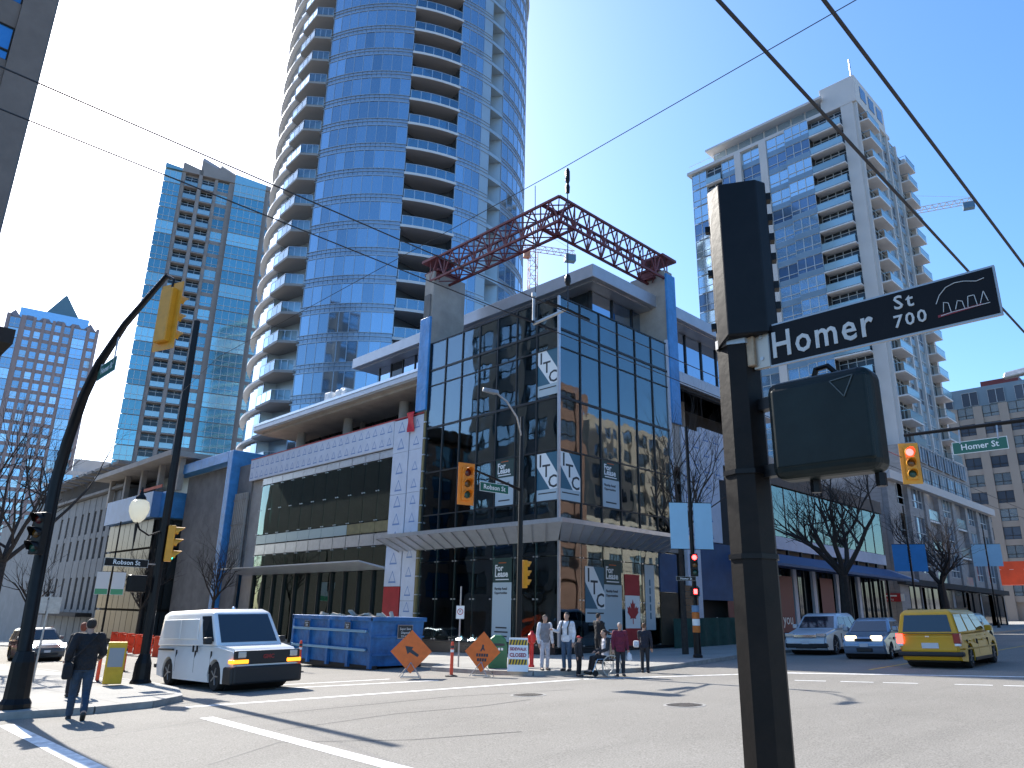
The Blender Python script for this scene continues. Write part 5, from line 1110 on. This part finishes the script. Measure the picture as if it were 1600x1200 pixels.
# ------------------------------------------------------------------ trees (leafless)
M_BARK = mat('bark', (.035, .028, .024), .9, noise=(6, .35), bump=(20, .4)); M_TWIG = mat('twig', (.04, .032, .028), .9)
def tree(label, x, y, h, seed, spread=.5, r=.17, lean=(0, 0), fork=.36, depth=5, z=None):
    q = random.Random(seed); t = thing('bare_tree', label, 'tree', (x, y, gz(x, y) + SWZ - .05 if z is None else z)); cr = B(); tk = B()
    fz = h * fork; tk.tube([(0, 0, 0), (lean[0] * .3, lean[1] * .3, fz * .5), (lean[0], lean[1], fz)], [r * 1.25, r, r * .85], 9); tk.build('trunk', M_BARK, t, smooth=True)
    def grow(p, d, L, rad, k):
        pts = [p]; rs = [rad]; dd = d.copy(); n = 4 if k > 1 else 3
        for i in range(n):
            dd = (dd + Vector((q.gauss(0, .12), q.gauss(0, .12), q.gauss(.07, .07)))).normalized(); p = p + dd * L / n; pts.append(p); rs.append(rad * (1 - .5 * (i + 1) / n))
        cr.tube(pts, rs, 6 if k > 2 else 4, False)
        if k <= 0: return
        for j in range(q.choice((2, 3, 3)) + (1 if k > 2 else 0)):
            i = q.randint(1, n); ax = Vector((q.gauss(0, 1), q.gauss(0, 1), q.gauss(.25, .5))).normalized()
            grow(pts[i], (dd + ax * (spread + .25)).normalized(), L * q.uniform(.55, .8), rs[i] * .68, k - 1)
    top = Vector((lean[0], lean[1], fz))
    for j in range(5):
        a = 2 * math.pi * j / 5 + q.uniform(-.4, .4); grow(top, Vector((math.cos(a) * spread * 1.3, math.sin(a) * spread * 1.3, 1)).normalized(), h * .3 * q.uniform(.8, 1.15), r * .55, depth - 1)
    cr.build('branches', M_TWIG, t); return t
tree('large bare street tree in front of the grey stone wall on the right', 46.2, 18.7, 14, 3, .85, .32, (-.4, -.2), .27, 5)
tree('bare tree at the far right edge behind the yellow taxi', 66, 16.6 + 2.4, 10.5, 11, .6, .3, (.2, .2), .35)
tree('slender bare tree in front of the white insulation panels by the banner pole', 29.3, 19.0, 10.8, 5, .42, .12, (0, 0), .45)
tree('bare tree on the left pavement behind the curved mast', 7.0, 38, 13, 8, .66, .18, (0, 0), .33)
tree('bare tree overhanging the grey concrete building on the left', 22.4, 66, 8.5, 9, .6, .15, (0, 0), .35); tree('bare tree before the blue membrane posts, behind the van', 23.6, 55, 8.2, 21, .5, .12, (0, 0), .4)
tree('farthest bare tree down the left street', 20.5, 92, 11, 15, .6, .2, (0, 0), .3, 4)
tree('bare tree close to the left frame edge, near the red awning', 4.9, 46, 10, 31, .6, .18, (0, 0), .35)

# ------------------------------------------------------------------ construction and street things
M_DUMP = mat('dumpster_blue', (.02, .13, .34), .45, .1, noise=(2.2, .38), bump=(6, .18)); M_SGNO = mat('sign_orange', (.72, .14, .01), .5, noise=(4, .12)); M_POST = mat('delineator_orange', (.75, .07, .02), .45)
t = thing('dumpster', 'big blue steel dumpster heaped with rubble beside the glass corner', 'dumpster', (16.75, 24.5, gz(17.5, 27)), R(0))
DL, DW, DH = 6.0, 2.4, 1.85
db = B().hexa([(.08, .08, .18), (DW - .08, .08, .18), (DW - .08, DL - .08, .18), (.08, DL - .08, .18)], [(0, 0, DH), (DW, 0, DH), (DW, DL, DH), (0, DL, DH)]); db.build('box', M_DUMP, t)
for x0, x1, y0, y1 in ((-.08, .1, -.06, DL + .06), (DW - .1, DW + .08, -.06, DL + .06), (-.08, DW + .08, -.08, .08), (-.08, DW + .08, DL - .08, DL + .08)): B().box(x0, x1, y0, y1, DH - .06, DH + .1).build('rim', M_DUMP, t, bevel=.015)
for z in (.75, 1.42): B().box(-.1, .02, .35, DL - .1, z - .05, z + .05).build('rail', mat('dumpster_rail', (.25, .45, .62), .3, .4), t, bevel=.02)
for y in (.0, 1.5, 3, 4.5, DL - .15): B().box(-.07, .06, y, y + .16, .1, DH).build('rib', M_DUMP, t)
for z in (.55, 1.2): B().box(.0, DW, -.05, .03, z, z + .06).build('rail', M_DUMP, t)
B().box(.05, .3, 0, DL, 0, .2).box(DW - .3, DW - .05, 0, DL, 0, .2).build('skid', M_PLA, t)
for o_, d_, n_ in (((1.45, -.07, 1.42), (1, 0, 0), 0), ((-.12, 1.6, 1.6), (0, -1, 0), 1), ((-.12, 4.7, 1.6), (0, -1, 0), 1)):
    s = .5 if n_ else 1
    bb = blade_sign(t, o_, d_, .62 * s + .1, .5 * s, M_INK, '', .1, 'label_plate'); lettering('Super Save', .12 * s, M_WHITE, bb, Vector(o_) + (Vector((0, -.009, .1 * s)) if not n_ else Vector((-.009, 0, .05))), d_); lettering('Disposal', .12 * s, M_WHITE, bb, Vector(o_) + (Vector((0, -.009, -.04)) if not n_ else Vector((-.009, 0, -.02))), d_)
    lettering('533-4423', .1 * s, M_WHITE, bb, Vector(o_) + (Vector((0, -.009, -.17)) if not n_ else Vector((-.009, 0, -.08))), d_)
db = B()
for i in range(26):
    a = Vector((rnd.uniform(.3, 2.1), rnd.uniform(.3, 5.7), DH + rnd.uniform(-.1, .12))); d = Vector((rnd.gauss(0, 1), rnd.gauss(0, 1), rnd.gauss(0, .25))).normalized() * rnd.uniform(.2, .6); db.bar(a - d, a + d, rnd.uniform(.05, .2), rnd.uniform(.04, .15))
tag(db.build('rubble', mat('rubble', (.45, .38, .30), .8, noise=(2, .4)), t), kind='stuff'); B().box(.1, DW - .1, .1, DL - .1, DH - .3, DH - .12).build('fill', M_CONCD, t)
def diamond(label, x, y, s, ang, arrow):
    t = thing('roadwork_sign', label, 'road sign', (x, y, gz(x, y)), ang); h = s * .707; c = h + .14
    B().hexa([(0, -.02, c - h), (h, -.02, c), (0, -.02, c + h), (-h, -.02, c)], [(0, 0, c - h), (h, 0, c), (0, 0, c + h), (-h, 0, c)]).xf(Matrix.Rotation(R(-8), 4, 'X')).build('panel', M_SGNO, t)
    up = lambda a, b: (a, -.024 + .0 * b, c + b)
    k = s * .9; rt = Matrix.Rotation(R(-8), 4, 'X')
    if arrow:
        cs = [(.24, -.2), (.30, -.12), (.02, .07), (.07, .16), (-.24, .2), (-.14, -.1), (-.06, -.03)]
        B().add([up(a * k, b * k) for a, b in cs], [tuple(range(7))]).xf(rt).build('arrow', M_INK, t)
    else:
        f_ = B(); f_.add([up(a * k, b * k) for a, b in ((-.02, .28), (.06, .26), (.05, .16), (.12, .05), (.07, .03), (.02, .1), (-.05, 0), (-.1, .02), (-.04, .14))], [tuple(range(9))]); f_.xf(rt).build('pictogram', M_INK, t)
        for i in range(2):
            for j in range(5 - i): B().box(-.2 + .085 * j + .04 * i, -.135 + .085 * j + .04 * i, -.026, -.022, c - .15 - .14 * i, c - .06 - .14 * i).xf(rt).build('printed_letter', M_INK, t)
    for a, b in ((-.35, .25), (.35, .25), (-.3, -.2), (.3, -.2)): B().tube([(0, .02, c - h * .5), (a, b, .02)], .012, 5).build('leg', M_GALV, t)
    B().box(-.3, .3, .02, .08, .02, .06).build('foot_bar', M_GALV, t); return t
diamond('orange diamond road sign with a black arrow next to the dumpster', 15.0, 19.75, .92, R(-34), True)
diamond('orange diamond road sign with a black figure in front of the green bin', 16.6, 18.25, .86, R(-66), False)
def post(label, x, y, h=1.15, z=0):
    t = thing('delineator_post', label, 'post', (x, y, gz(x, y) + z)); B().lathe([(.2, 0), (.2, .03), (.06, .06)], 10).build('foot', M_PLA, t); B().lathe([(.055, .05), (.05, h - .06), (.03, h)], 12).build('tube', M_POST, t, smooth=True)
    B().lathe([(.058, h - .32), (.058, h - .24)], 12).build('reflector', M_WHITE, t); B().lathe([(.058, h - .2), (.058, h - .12)], 12).build('dark_band', M_INK, t); return t
post('orange delineator post between the two diamond signs', 16.25, 19.25, 1.05); post('thin orange delineator post left of the dumpster, by the van', 14.7, 26.1, 1.1)
post('orange delineator post in the left street right of the walking man', 10.9, 33, 1.0)
post('orange-red post beside the yellow newspaper box', 7.7, 25.4, 1.15, SWZ)
t = thing('standpipe', 'red standpipe with side outlets behind the sandwich board', 'hydrant', (19.4, 18.75, gz(19.4, 18.75) + SWZ)); M_HYD = mat('hydrant_red', (.55, .02, .015), .4)
B().lathe([(.1, 0), (.1, .05), (.07, .1), (.07, .75), (.13, .8), (.13, 1.05), (.06, 1.12), (.04, 1.18)], 14).build('barrel', M_HYD, t, smooth=True); B().lathe([(.05, -.28), (.05, .28)], 10, (0, 0, .92), axis='x').build('outlet', M_HYD, t)
t = thing('street_bin', 'green street litter bin with white bags beside the diamond sign', 'litter bin', (18.5, 19.5, gz(18.5, 19.5) + SWZ)); M_BIN = mat('bin_green', (.01, .13, .055), .4, noise=(3, .15))
pr = [(-.32, 0), (.32, 0), (.32, .75), (.26, .95), (.12, 1.06), (-.12, 1.06), (-.26, .95), (-.32, .75)]
B().hexa([(a, -.3, b) for a, b in pr], [(a, .3, b) for a, b in pr]).xf(Matrix.Rotation(R(-42), 4, 'Z')).build('body', M_BIN, t, bevel=.02)
B().box(-.22, .22, -.315, -.3, .72, .8).xf(Matrix.Rotation(R(-42), 4, 'Z')).build('slot', M_INK, t); [B().box(-.2 + .1 * j, -.13 + .1 * j, -.306, -.301, .58, .66).xf(Matrix.Rotation(R(-42), 4, 'Z')).build('printed_letter', M_WHITE, t) for j in range(4)]
B().tube([(-.36, .2, 1.05), (-.42, .25, .9), (-.44, .27, .6), (-.4, .24, .5)], [.06, .11, .09, .03], 8).build('bag', M_WHITE, t)
t = thing('sandwich_board', 'white sidewalk closed sandwich board with striped bands', 'sign', (17.75, 17.75, gz(17.75, 17.75) + .13), R(-48))
for s in (-1, 1): B().hexa([(-.33, s * .28 - .015, 0), (.33, s * .28 - .015, 0), (.33, s * .28 + .015, 0), (-.33, s * .28 + .015, 0)], [(-.3, s * .02 - .015, 1.0), (.3, s * .02 - .015, 1.0), (.3, s * .02 + .015, 1.0), (-.3, s * .02 + .015, 1.0)]).build('panel', M_WHITE, t)
def bd(u, v): return (u, -.28 + .26 * v - .019, v)
sl = Vector((0, .26, 1)).normalized()
for v0 in (.2, .78):
    B().quad(bd(-.3, v0), bd(.3, v0), bd(.29, v0 + .16), bd(-.29, v0 + .16)).build('yellow_band', mat('safety_yellow', (.65, .42, .02), .5), t)
    st = B()
    for i in range(6): u = -.28 + i * .095; st.quad(*[(p[0], p[1] - .002, p[2]) for p in (bd(u, v0), bd(u + .045, v0), bd(u + .085, v0 + .16), bd(u + .04, v0 + .16))])
    tag(st.build('black_stripes', M_INK, t), kind='stuff')
lettering('SIDEWALK', .13, mat('sign_maroon', (.3, .02, .04), .5), t, (0, -.28 + .26 * .66 - .024, .66), (1, 0, 0), sl, bold=.004, narrow=.85); lettering('CLOSED', .16, MATS['sign_maroon'], t, (0, -.28 + .26 * .48 - .024, .48), (1, 0, 0), sl, bold=.005, narrow=.9)
t = thing('parking_sign', 'no parking sign on a thin galvanised post beside the dumpster', 'sign', (18.2, 21.2, gz(18.2, 21.2) + SWZ)); B().tube([(0, 0, 0), (0, 0, 2.75)], .03, 6).build('post', M_GALV, t)
pl_ = blade_sign(t, (-.03, -.03, 1.85), (.72, -.69, 0), .3, .46, M_WHITE, '', .1, 'plate'); nn = Vector((.72, -.69, 0)).cross(Vector((0, 0, 1)))
rg = B(); c0 = Vector((-.03, -.03, 1.87)) + nn * .006
for i in range(16):
    a0, a1 = 2 * math.pi * i / 16, 2 * math.pi * (i + 1) / 16; X = Vector((.72, -.69, 0)); Z = Vector((0, 0, 1)); rg.quad(*[c0 + X * r * math.cos(a) + Z * r * math.sin(a) for r, a in ((.11, a0), (.11, a1), (.085, a1), (.085, a0))])
rg.bar(c0 + X * .07 - Z * .07, c0 - X * .07 + Z * .07, .02, .004); rg.build('red_ring', M_RED, pl_); lettering('P', .13, M_INK, pl_, c0, X)
t = thing('signs_post', 'thin post with two blank sign backs behind the walking man', 'sign', (6.5, 27.4, gz(6.5, 27.4) + SWZ)); B().tube([(0, 0, 0), (.03, 0, 2.6)], .03, 6).build('post', M_GALV, t)
for s in (-1, 1): B().box(-.16 + s * .2, .16 + s * .2, -.02, .0, 2.0, 2.5).build('plate', M_GALV, t)
t = thing('newspaper_box', 'yellow newspaper box beside the straight black pole', 'newspaper box', (7.55, 23.6, gz(7.55, 23.6) + SWZ), R(-18)); M_NEWS = mat('news_yellow', (.60, .36, .01), .45, noise=(3, .15))
B().box(-.24, .24, -.2, .2, .05, 1.15).build('body', M_NEWS, t, bevel=.02); B().box(-.19, .19, -.215, -.2, .5, 1.0).build('window', mat('news_grey', (.25, .27, .29), .4), t); B().box(-.2, .2, -.212, -.2, .1, .42).build('lower_panel', M_NEWS, t)
for i in range(3):
    for j in range(4): B().box(.24, .2435, -.15 + j * .08, -.095 + j * .08, .78 - i * .17, .86 - i * .17).build('printed_letter', M_INK, t)
t = thing('road_barrier', 'orange plastic fence and barriers behind the straight pole', 'barrier', (17.2, 47, gz(17.2, 47)))
for i in range(5):
    for z in (.45, .95): B().box(-.03, .03, i * 1.6, i * 1.6 + 1.5, z, z + .1).build('board', M_POST, t)
    for y in (.1, 1.4): B().box(-.2, .2, i * 1.6 + y - .03, i * 1.6 + y + .03, 0, 1.15).build('stand', M_POST, t)
t = thing('site_digger', 'orange boom lift parked behind the white van', 'machine', (15.6, 36.5, gz(15.6, 36.5))); M_LIFT = mat('lift_orange', (.55, .09, .02), .5)
B().box(-.9, .9, -1.3, 1.3, .35, .95).build('chassis', M_LIFT, t, bevel=.05); B().bar((0, .8, .9), (-.2, -1.0, 2.4), .22).build('boom', M_LIFT, t); B().bar((-.2, -1.0, 2.4), (-.3, .6, 2.0), .16).build('jib', M_LIFT, t)
for x in (-.8, .8):
    for y in (-.9, .9): B().lathe([(.38, -.13), (.38, .13)], 16, (x, y, .38), axis='x').build('wheel', M_TYRE, t)
t.name = 'boom_lift'
t = thing('shop_awning', 'dark red awning poking in at the left edge', 'awning', (3.2, 36, 3)); B().hexa([(-3, 0, 1.2), (2.1, 0, .95), (2.1, 3, .95), (-3, 3, 1.2)], [(-3, .2, 2.3), (2.1, .2, 1.85), (2.1, 3, 1.85), (-3, 3, 2.3)]).build('canvas', mat('awning_red', (.12, .012, .012), .7), t); B().bar((-3, -.02, 1.15), (2.1, -.02, .92), .06).build('valance', M_WHITE, t)
t = thing('shop_awning', 'bright orange shop awning with lettering at the far right', 'awning', (124, 30, gz(124, 28) + 5.2), R(-90)); B().hexa([(0, 0, 0), (14, 0, 0), (14, 2, 0), (0, 2, 0)], [(0, .6, 3.2), (14, .6, 3.2), (14, 2, 3.2), (0, 2, 3.2)]).build('canvas', mat('awning_orange', (.62, .06, .012), .6, noise=(.5, .2)), t); [B().box(x, x + .5 + .2 * (i % 3), .1 + .19 * 1.5, .14 + .19 * 1.5, 1.5, 2.0 + .1 * (i % 2)).build('lettering_mark', M_WHITE, t) for i, x in enumerate((.4, 1.2, 2.1, 2.9, 3.9, 4.6, 5.5))]
# ------------------------------------------------------------------ people
M_SKIN = mat('skin', (.42, .25, .18), .6); M_HAIRD = mat('hair_dark', (.02, .015, .012), .7, bump=(60, .4)); M_SHOE = mat('shoe_dark', (.015, .014, .013), .5)
def remesh(b, voxel, m, name, parent, sm=2):
    o = b.build('tmp', m); md = o.modifiers.new('r', 'REMESH'); md.mode = 'VOXEL'; md.voxel_size = voxel; md.use_smooth_shade = True
    s = o.modifiers.new('s', 'SMOOTH'); s.factor = .5; s.iterations = sm
    bpy.context.view_layer.update(); me = bpy.data.meshes.new_from_object(o.evaluated_get(bpy.context.evaluated_depsgraph_get()))
    bpy.data.objects.remove(o); me.materials.clear(); me.materials.append(m); me.polygons.foreach_set('use_smooth', [True] * len(me.polygons))
    return inst(name, me, parent)
def blob(b, pts, rs, n=10):
    """capsule chain with round ends"""
    pts = [Vector(p) for p in pts]; d0 = (pts[0] - pts[1]).normalized(); d1 = (pts[-1] - pts[-2]).normalized()
    P = [pts[0] + d0 * rs[0] * .95, pts[0] + d0 * rs[0] * .6] + pts + [pts[-1] + d1 * rs[-1] * .6, pts[-1] + d1 * rs[-1] * .95]
    b.tube(P, [rs[0] * .25, rs[0] * .78] + list(rs) + [rs[-1] * .78, rs[-1] * .25], n)
def ell(b, rows, n=14):
    """torso: rows of (z, cx, cy, rx, ry)"""
    vs = []; fs = []; k = len(rows)
    for z, cx, cy, rx, ry in rows: vs += [(cx + rx * math.cos(2 * math.pi * j / n), cy + ry * math.sin(2 * math.pi * j / n), z) for j in range(n)]
    for i in range(k - 1):
        for j in range(n): fs.append((i * n + j, i * n + (j + 1) % n, (i + 1) * n + (j + 1) % n, (i + 1) * n + j))
    fs += [tuple(range(n - 1, -1, -1)), tuple((k - 1) * n + j for j in range(n))]; b.add(vs, fs)
def person(label, x, y, rz, H, top, legs, pose=None, hair=M_HAIRD, hat=None, skirt=.0, z=SWZ, sit=False, shoe=M_SHOE, bulk=1., headyaw=0, long=.0, collar=None, hairlen=0):
    """faces local +y; pose holds joint positions for a 1.75 m figure"""
    J = dict(hipL=(-.09, 0, .92), hipR=(.09, 0, .92), kneeL=(-.1, .02, .5), kneeR=(.1, .02, .5), ankL=(-.1, -.02, .08), ankR=(.1, -.02, .08), toeL=(-.12, .14, .035), toeR=(.12, .14, .035),
             shL=(-.19, -.01, 1.43), shR=(.19, -.01, 1.43), elL=(-.25, -.03, 1.13), elR=(.25, -.03, 1.13), wrL=(-.26, .06, .87), wrR=(.26, .06, .87), chest=(0, 0, 1.3), neck=(0, -.01, 1.5), head=(0, .01, 1.64), pel=(0, 0, .95))
    J.update(pose or {}); J = {k: Vector(v) for k, v in J.items()}; s = H / 1.75
    t = thing('person', label, 'person', (x, y, gz(x, y) + z), rz); t.scale = (s, s, s)
    body = B(); hx = J['head']; ch, pe, nk = J['chest'], J['pel'], J['neck']
    # head with brow, nose, chin, ears
    ell(body, [(hx.z + dz, hx.x, hx.y + dy, rx, ry) for dz, dy, rx, ry in ((-.115, .035, .03, .03), (-.095, .025, .05, .06), (-.05, .012, .066, .083), (0, .0, .074, .094), (.05, -.005, .073, .094), (.09, -.01, .055, .075), (.115, -.012, .02, .03))])
    cy_ = lambda a, b_: (hx.x + math.cos(headyaw) * a - math.sin(headyaw) * b_, hx.y + math.sin(headyaw) * a + math.cos(headyaw) * b_)
    blob(body, [(*cy_(0, .092), hx.z + .015), (*cy_(0, .108), hx.z - .02)], [.011, .015], 6); blob(body, [(*cy_(-.02, .083), hx.z - .055), (*cy_(.02, .083), hx.z - .055)], [.009, .009], 6)
    for e in (-1, 1): blob(body, [(*cy_(e * .075, -.005), hx.z + .02), (*cy_(e * .075, -.005), hx.z - .025)], [.016, .012], 6)
    blob(body, [tuple(nk - Vector((0, 0, .08))), tuple(nk), tuple(lerp(nk, hx, .6))], [.065, .055, .055])
    ell(body, [(pe.z - .06, pe.x, pe.y, .12, .08), (pe.z + .08, pe.x, pe.y, .14, .09), (lerp(pe, ch, .6).z, *lerp(pe, ch, .6)[:2], .13, .085), (ch.z, *ch[:2], .15, .095), (ch.z + .12, *lerp(ch, nk, .6)[:2], .12, .08), (nk.z - .02, *nk[:2], .06, .055)])
    for S in 'LR':
        blob(body, [J['sh' + S], J['el' + S], J['wr' + S]], [.05, .042, .03], 8); blob(body, [J['hip' + S], J['knee' + S], J['ank' + S]], [.08, .055, .04], 8); blob(body, [J['ank' + S], J['toe' + S]], [.045, .035], 8)
        w = J['wr' + S]; d = (w - J['el' + S]).normalized(); sd = d.cross(Vector((0, 0, 1))); sd = sd.normalized() if sd.length > .1 else Vector((0, 1, 0)); nn = d.cross(sd)
        blob(body, [w + d * .01, w + d * .075], [.027, .034], 8)
        for k in range(4): a = w + d * .085 + sd * (-.027 + .018 * k); L = (.062, .075, .07, .05)[k]; blob(body, [a, a + d * L * .6 + nn * .006, a + d * L + nn * .024], [.0095, .009, .008], 6)
        a = w + d * .03 + sd * -.034; blob(body, [a, a + d * .03 - sd * .022, a + d * .06 - sd * .02], [.011, .010, .009], 6)
    remesh(body, .009, M_SKIN, 'body', t, 1)
    b = B(); bk = bulk
    ell(b, [(pe.z - .08 - long, pe.x, pe.y, .165 * bk, .125 * bk), (pe.z + .06, pe.x, pe.y, .17 * bk, .125 * bk), (lerp(pe, ch, .55).z, *lerp(pe, ch, .55)[:2], .165 * bk, .12 * bk), (ch.z, *ch[:2], .185 * bk, .13 * bk), (ch.z + .12, *lerp(ch, nk, .6)[:2], .155, .105), (nk.z - .015, *nk[:2], .085, .08)])
    for S in 'LR': blob(b, [J['sh' + S], J['el' + S], lerp(J['el' + S], J['wr' + S], .95)], [.075 * bk, .06 * bk, .048], 10); blob(b, [lerp(ch, J['sh' + S], .3) + Vector((0, 0, .08)), J['sh' + S]], [.08, .075], 10)
    jk = remesh(b, .014, top, 'jacket', t)
    if collar: jb = B(); [blob(jb, [J['sh' + S] + Vector((0, .0, .02)), J['el' + S] + Vector((0, 0, .0)), lerp(J['el' + S], J['wr' + S], .95)], [.08 * bk, .065 * bk, .053], 10) for S in 'LR']; remesh(jb, .014, collar, 'sleeves', jk)
    b = B(); ell(b, [(pe.z - .1, pe.x, pe.y, .155, .12), (pe.z + .05, pe.x, pe.y, .15, .115), (pe.z + .1, pe.x, pe.y, .14, .11)])
    for S in 'LR': blob(b, [J['hip' + S], lerp(J['hip' + S], J['knee' + S], .5), J['knee' + S], lerp(J['knee' + S], J['ank' + S], .9)], [.098, .088, .07, .062], 10)
    remesh(b, .014, legs, 'trousers', t)
    for S in 'LR': b = B(); blob(b, [J['ank' + S] + Vector((0, -.02, -.03)), J['toe' + S]], [.05, .042], 8); remesh(b, .013, shoe, 'shoe', t)
    b = B(); ell(b, [(hx.z + dz, hx.x, hx.y + dy, rx, ry) for dz, dy, rx, ry in ((-.05 - hairlen, -.045, .05, .05), (0, -.035, .079, .078), (.04, -.022, .084, .09), (.09, -.016, .07, .088), (.125, -.014, .03, .04))]); remesh(b, .01, hair, 'hair', t)
    if hat: b = B(); ell(b, [(hx.z + dz, hx.x, hx.y + dy, rx, ry) for dz, dy, rx, ry in ((.04, 0, .09, .105), (.05, 0, .09, .105), (.1, -.01, .08, .09), (.135, -.01, .03, .04))]); b.box(hx.x - .06, hx.x + .06, hx.y + .06, hx.y + .19, hx.z + .045, hx.z + .055); remesh(b, .01, hat, 'cap', t)
    return t
def cloth(n, c): return mat(n, c, .85, noise=(8, .22), bump=(11, .6))
M_NAVY = cloth('cloth_black', (.010, .010, .013)); M_JEAN = cloth('cloth_jeans', (.05, .09, .15)); M_JEAND = cloth('cloth_dark_jeans', (.022, .045, .08)); M_GREYV = cloth('cloth_grey', (.20, .20, .22)); M_WHC = cloth('cloth_white', (.62, .63, .66)); M_PALE = cloth('cloth_pale', (.48, .47, .52)); M_MAR = cloth('cloth_maroon', (.13, .012, .035)); M_DKC = cloth('cloth_charcoal', (.02, .021, .026)); M_REDCAP = cloth('cloth_red', (.4, .02, .03))
WALK = dict(hipL=(-.09, 0, .9), hipR=(.09, 0, .9), kneeL=(-.1, .14, .5), ankL=(-.1, .16, .09), toeL=(-.11, .34, .04), kneeR=(.1, -.02, .48), ankR=(.1, -.36, .2), toeR=(.1, -.3, .06), elR=(.27, .05, 1.14), wrR=(.24, .28, 1.06), elL=(-.27, -.1, 1.14), wrL=(-.27, .02, .9), chest=(0, .03, 1.3), neck=(0, .04, 1.49), head=(0, .09, 1.62))
t = person('man in black with a shoulder bag walking away on the left corner', 4.85, 16.9, R(-14), 1.92, M_NAVY, M_JEAND, WALK, z=-.06, bulk=1.12)
bb = B().box(-.33, -.17, -.18, .16, .72, 1.0).build('shoulder_bag', M_NAVY, t, bevel=.04); B().tube([(-.26, -.12, .98), (-.05, -.16, 1.25), (.14, -.1, 1.5), (.1, .1, 1.42), (-.24, .1, .98)], .015, 6).build('strap', M_NAVY, bb)
person('red-haired person mostly hidden beyond the man in black', 5.75, 20.6, R(-14), 1.66, M_NAVY, M_NAVY, hair=mat('hair_red', (.2, .04, .015), .7), hairlen=.03)
F = lambda x, y: math.atan2(-y, -x) - R(90)     # turned towards the viewer
a0 = F(18.4, 17.2)
person('woman in grey vest with white sleeves and pale trousers facing the man in white', 18.35, 17.15, a0 + R(25), 1.68, M_GREYV, M_PALE, dict(wrR=(.24, .05, .86)), hairlen=.03, collar=M_WHC)
t = person('man in white jacket and jeans with a backpack, gesturing', 18.45, 16.3, a0 - R(30), 1.74, M_WHC, M_JEAN, dict(elR=(.3, .06, 1.16), wrR=(.36, .27, 1.22), chest=(0, 0, 1.3)), bulk=1.08)
for s in (-1, 1): B().tube([(s * .11, .13, 1.08), (s * .12, .16, 1.3), (s * .13, .04, 1.49), (s * .1, -.12, 1.4)], .022, 6).build('backpack_strap', M_DKC, t)
B().box(-.15, .15, -.32, -.12, 1.0, 1.45).build('backpack', M_DKC, t, bevel=.06)
person('dark-clothed person walking past the tall lease sign', 22.0, 17.9, R(-100), 1.72, M_NAVY, M_NAVY, dict(elR=(.25, .1, 1.12), wrR=(.2, .34, 1.08), elL=(-.25, .1, 1.12), wrL=(-.2, .32, 1.04)))
t = person('person in maroon jacket with grey hair holding a white bag', 18.9, 14.55, F(18.9, 14.5) + R(10), 1.52, M_MAR, M_DKC, hair=mat('hair_grey', (.32, .31, .3), .7), bulk=1.1, z=.02, long=.08)
B().tube([(-.27, .08, .8), (-.3, .08, .7), (-.3, .08, .55), (-.28, .08, .5)], [.02, .08, .1, .05], 8).build('carrier_bag', M_WHC, t)
t = person('person in dark clothes with a white bag standing by the kerb', 20.7, 14.95, R(-60), 1.5, cloth('cloth_dark_blue', (.016, .018, .03)), M_DKC, dict(elL=(-.22, .15, 1.2), wrL=(-.08, .22, 1.42)), hair=mat('hair_brown', (.11, .05, .025), .7), z=.0)
B().box(-.42, -.2, -.05, .12, .88, 1.12).build('white_bag', M_WHC, t, bevel=.05)
# wheelchair with its user and the child in front
wx, wy = 18.75, 15.0; wa = R(150)
SIT = dict(pel=(0, 0, .55), hipL=(-.1, .02, .53), hipR=(.1, .02, .53), kneeL=(-.11, .43, .54), kneeR=(.11, .43, .54), ankL=(-.1, .5, .16), ankR=(.1, .5, .16), toeL=(-.1, .66, .11), toeR=(.1, .66, .11), chest=(0, -.02, .92), neck=(0, .0, 1.12), head=(0, .04, 1.27), shL=(-.18, -.02, 1.06), shR=(.18, -.02, 1.06), elL=(-.26, .04, .8), elR=(.26, .04, .8), wrL=(-.2, .26, .72), wrR=(.2, .26, .72))
person('seated person in pale vest in the wheelchair', wx, wy, wa - R(90) + R(0), 1.68, M_PALE, M_NAVY, SIT, z=.02, collar=M_DKC, hairlen=.02)
t = thing('wheelchair', 'wheelchair with large spoked wheels near the waiting pedestrians', 'wheelchair', (wx, wy, gz(wx, wy) + .02), wa - R(90))
for s in (-1, 1):
    w = B()
    for i in range(28):
        a, b = 2 * math.pi * i / 28, 2 * math.pi * (i + 1) / 28; w.bar((s * .3, .3 * math.cos(a) - .08, .3 + .3 * math.sin(a)), (s * .3, .3 * math.cos(b) - .08, .3 + .3 * math.sin(b)), .03)
    for i in range(10): a = 2 * math.pi * i / 10; w.bar((s * .3, -.08, .3), (s * .3, .29 * math.cos(a) - .08, .3 + .29 * math.sin(a)), .008)
    w.build('large_wheel', M_RIM, t); B().lathe([(.09, -.015), (.09, .015)], 14, (s * .24, .42, .09), axis='x').build('caster', M_TYRE, t)
    B().tube([(s * .24, -.22, 1.0), (s * .24, -.2, .5), (s * .24, .35, .48), (s * .22, .5, .12)], .014, 6).tube([(s * .24, -.22, 1.0), (s * .24, -.34, 1.0)], .018, 6).build('side_frame', M_CHR, t)
B().box(-.23, .23, -.2, .3, .43, .47).build('seat', M_NAVY, t); B().box(-.23, .23, -.23, -.2, .5, .95).build('backrest', M_NAVY, t); B().box(-.2, .2, .45, .66, .06, .08).build('footplate', M_PLA, t)
person('child in red cap standing in front of the wheelchair', 18.15, 15.55, F(18, 15.5) + R(60), 1.15, M_DKC, M_NAVY, hat=M_REDCAP, z=.02)
person('distant person in dark coat by the grey stone wall', 62, 20.6, F(62, 20), 1.7, M_NAVY, M_DKC)
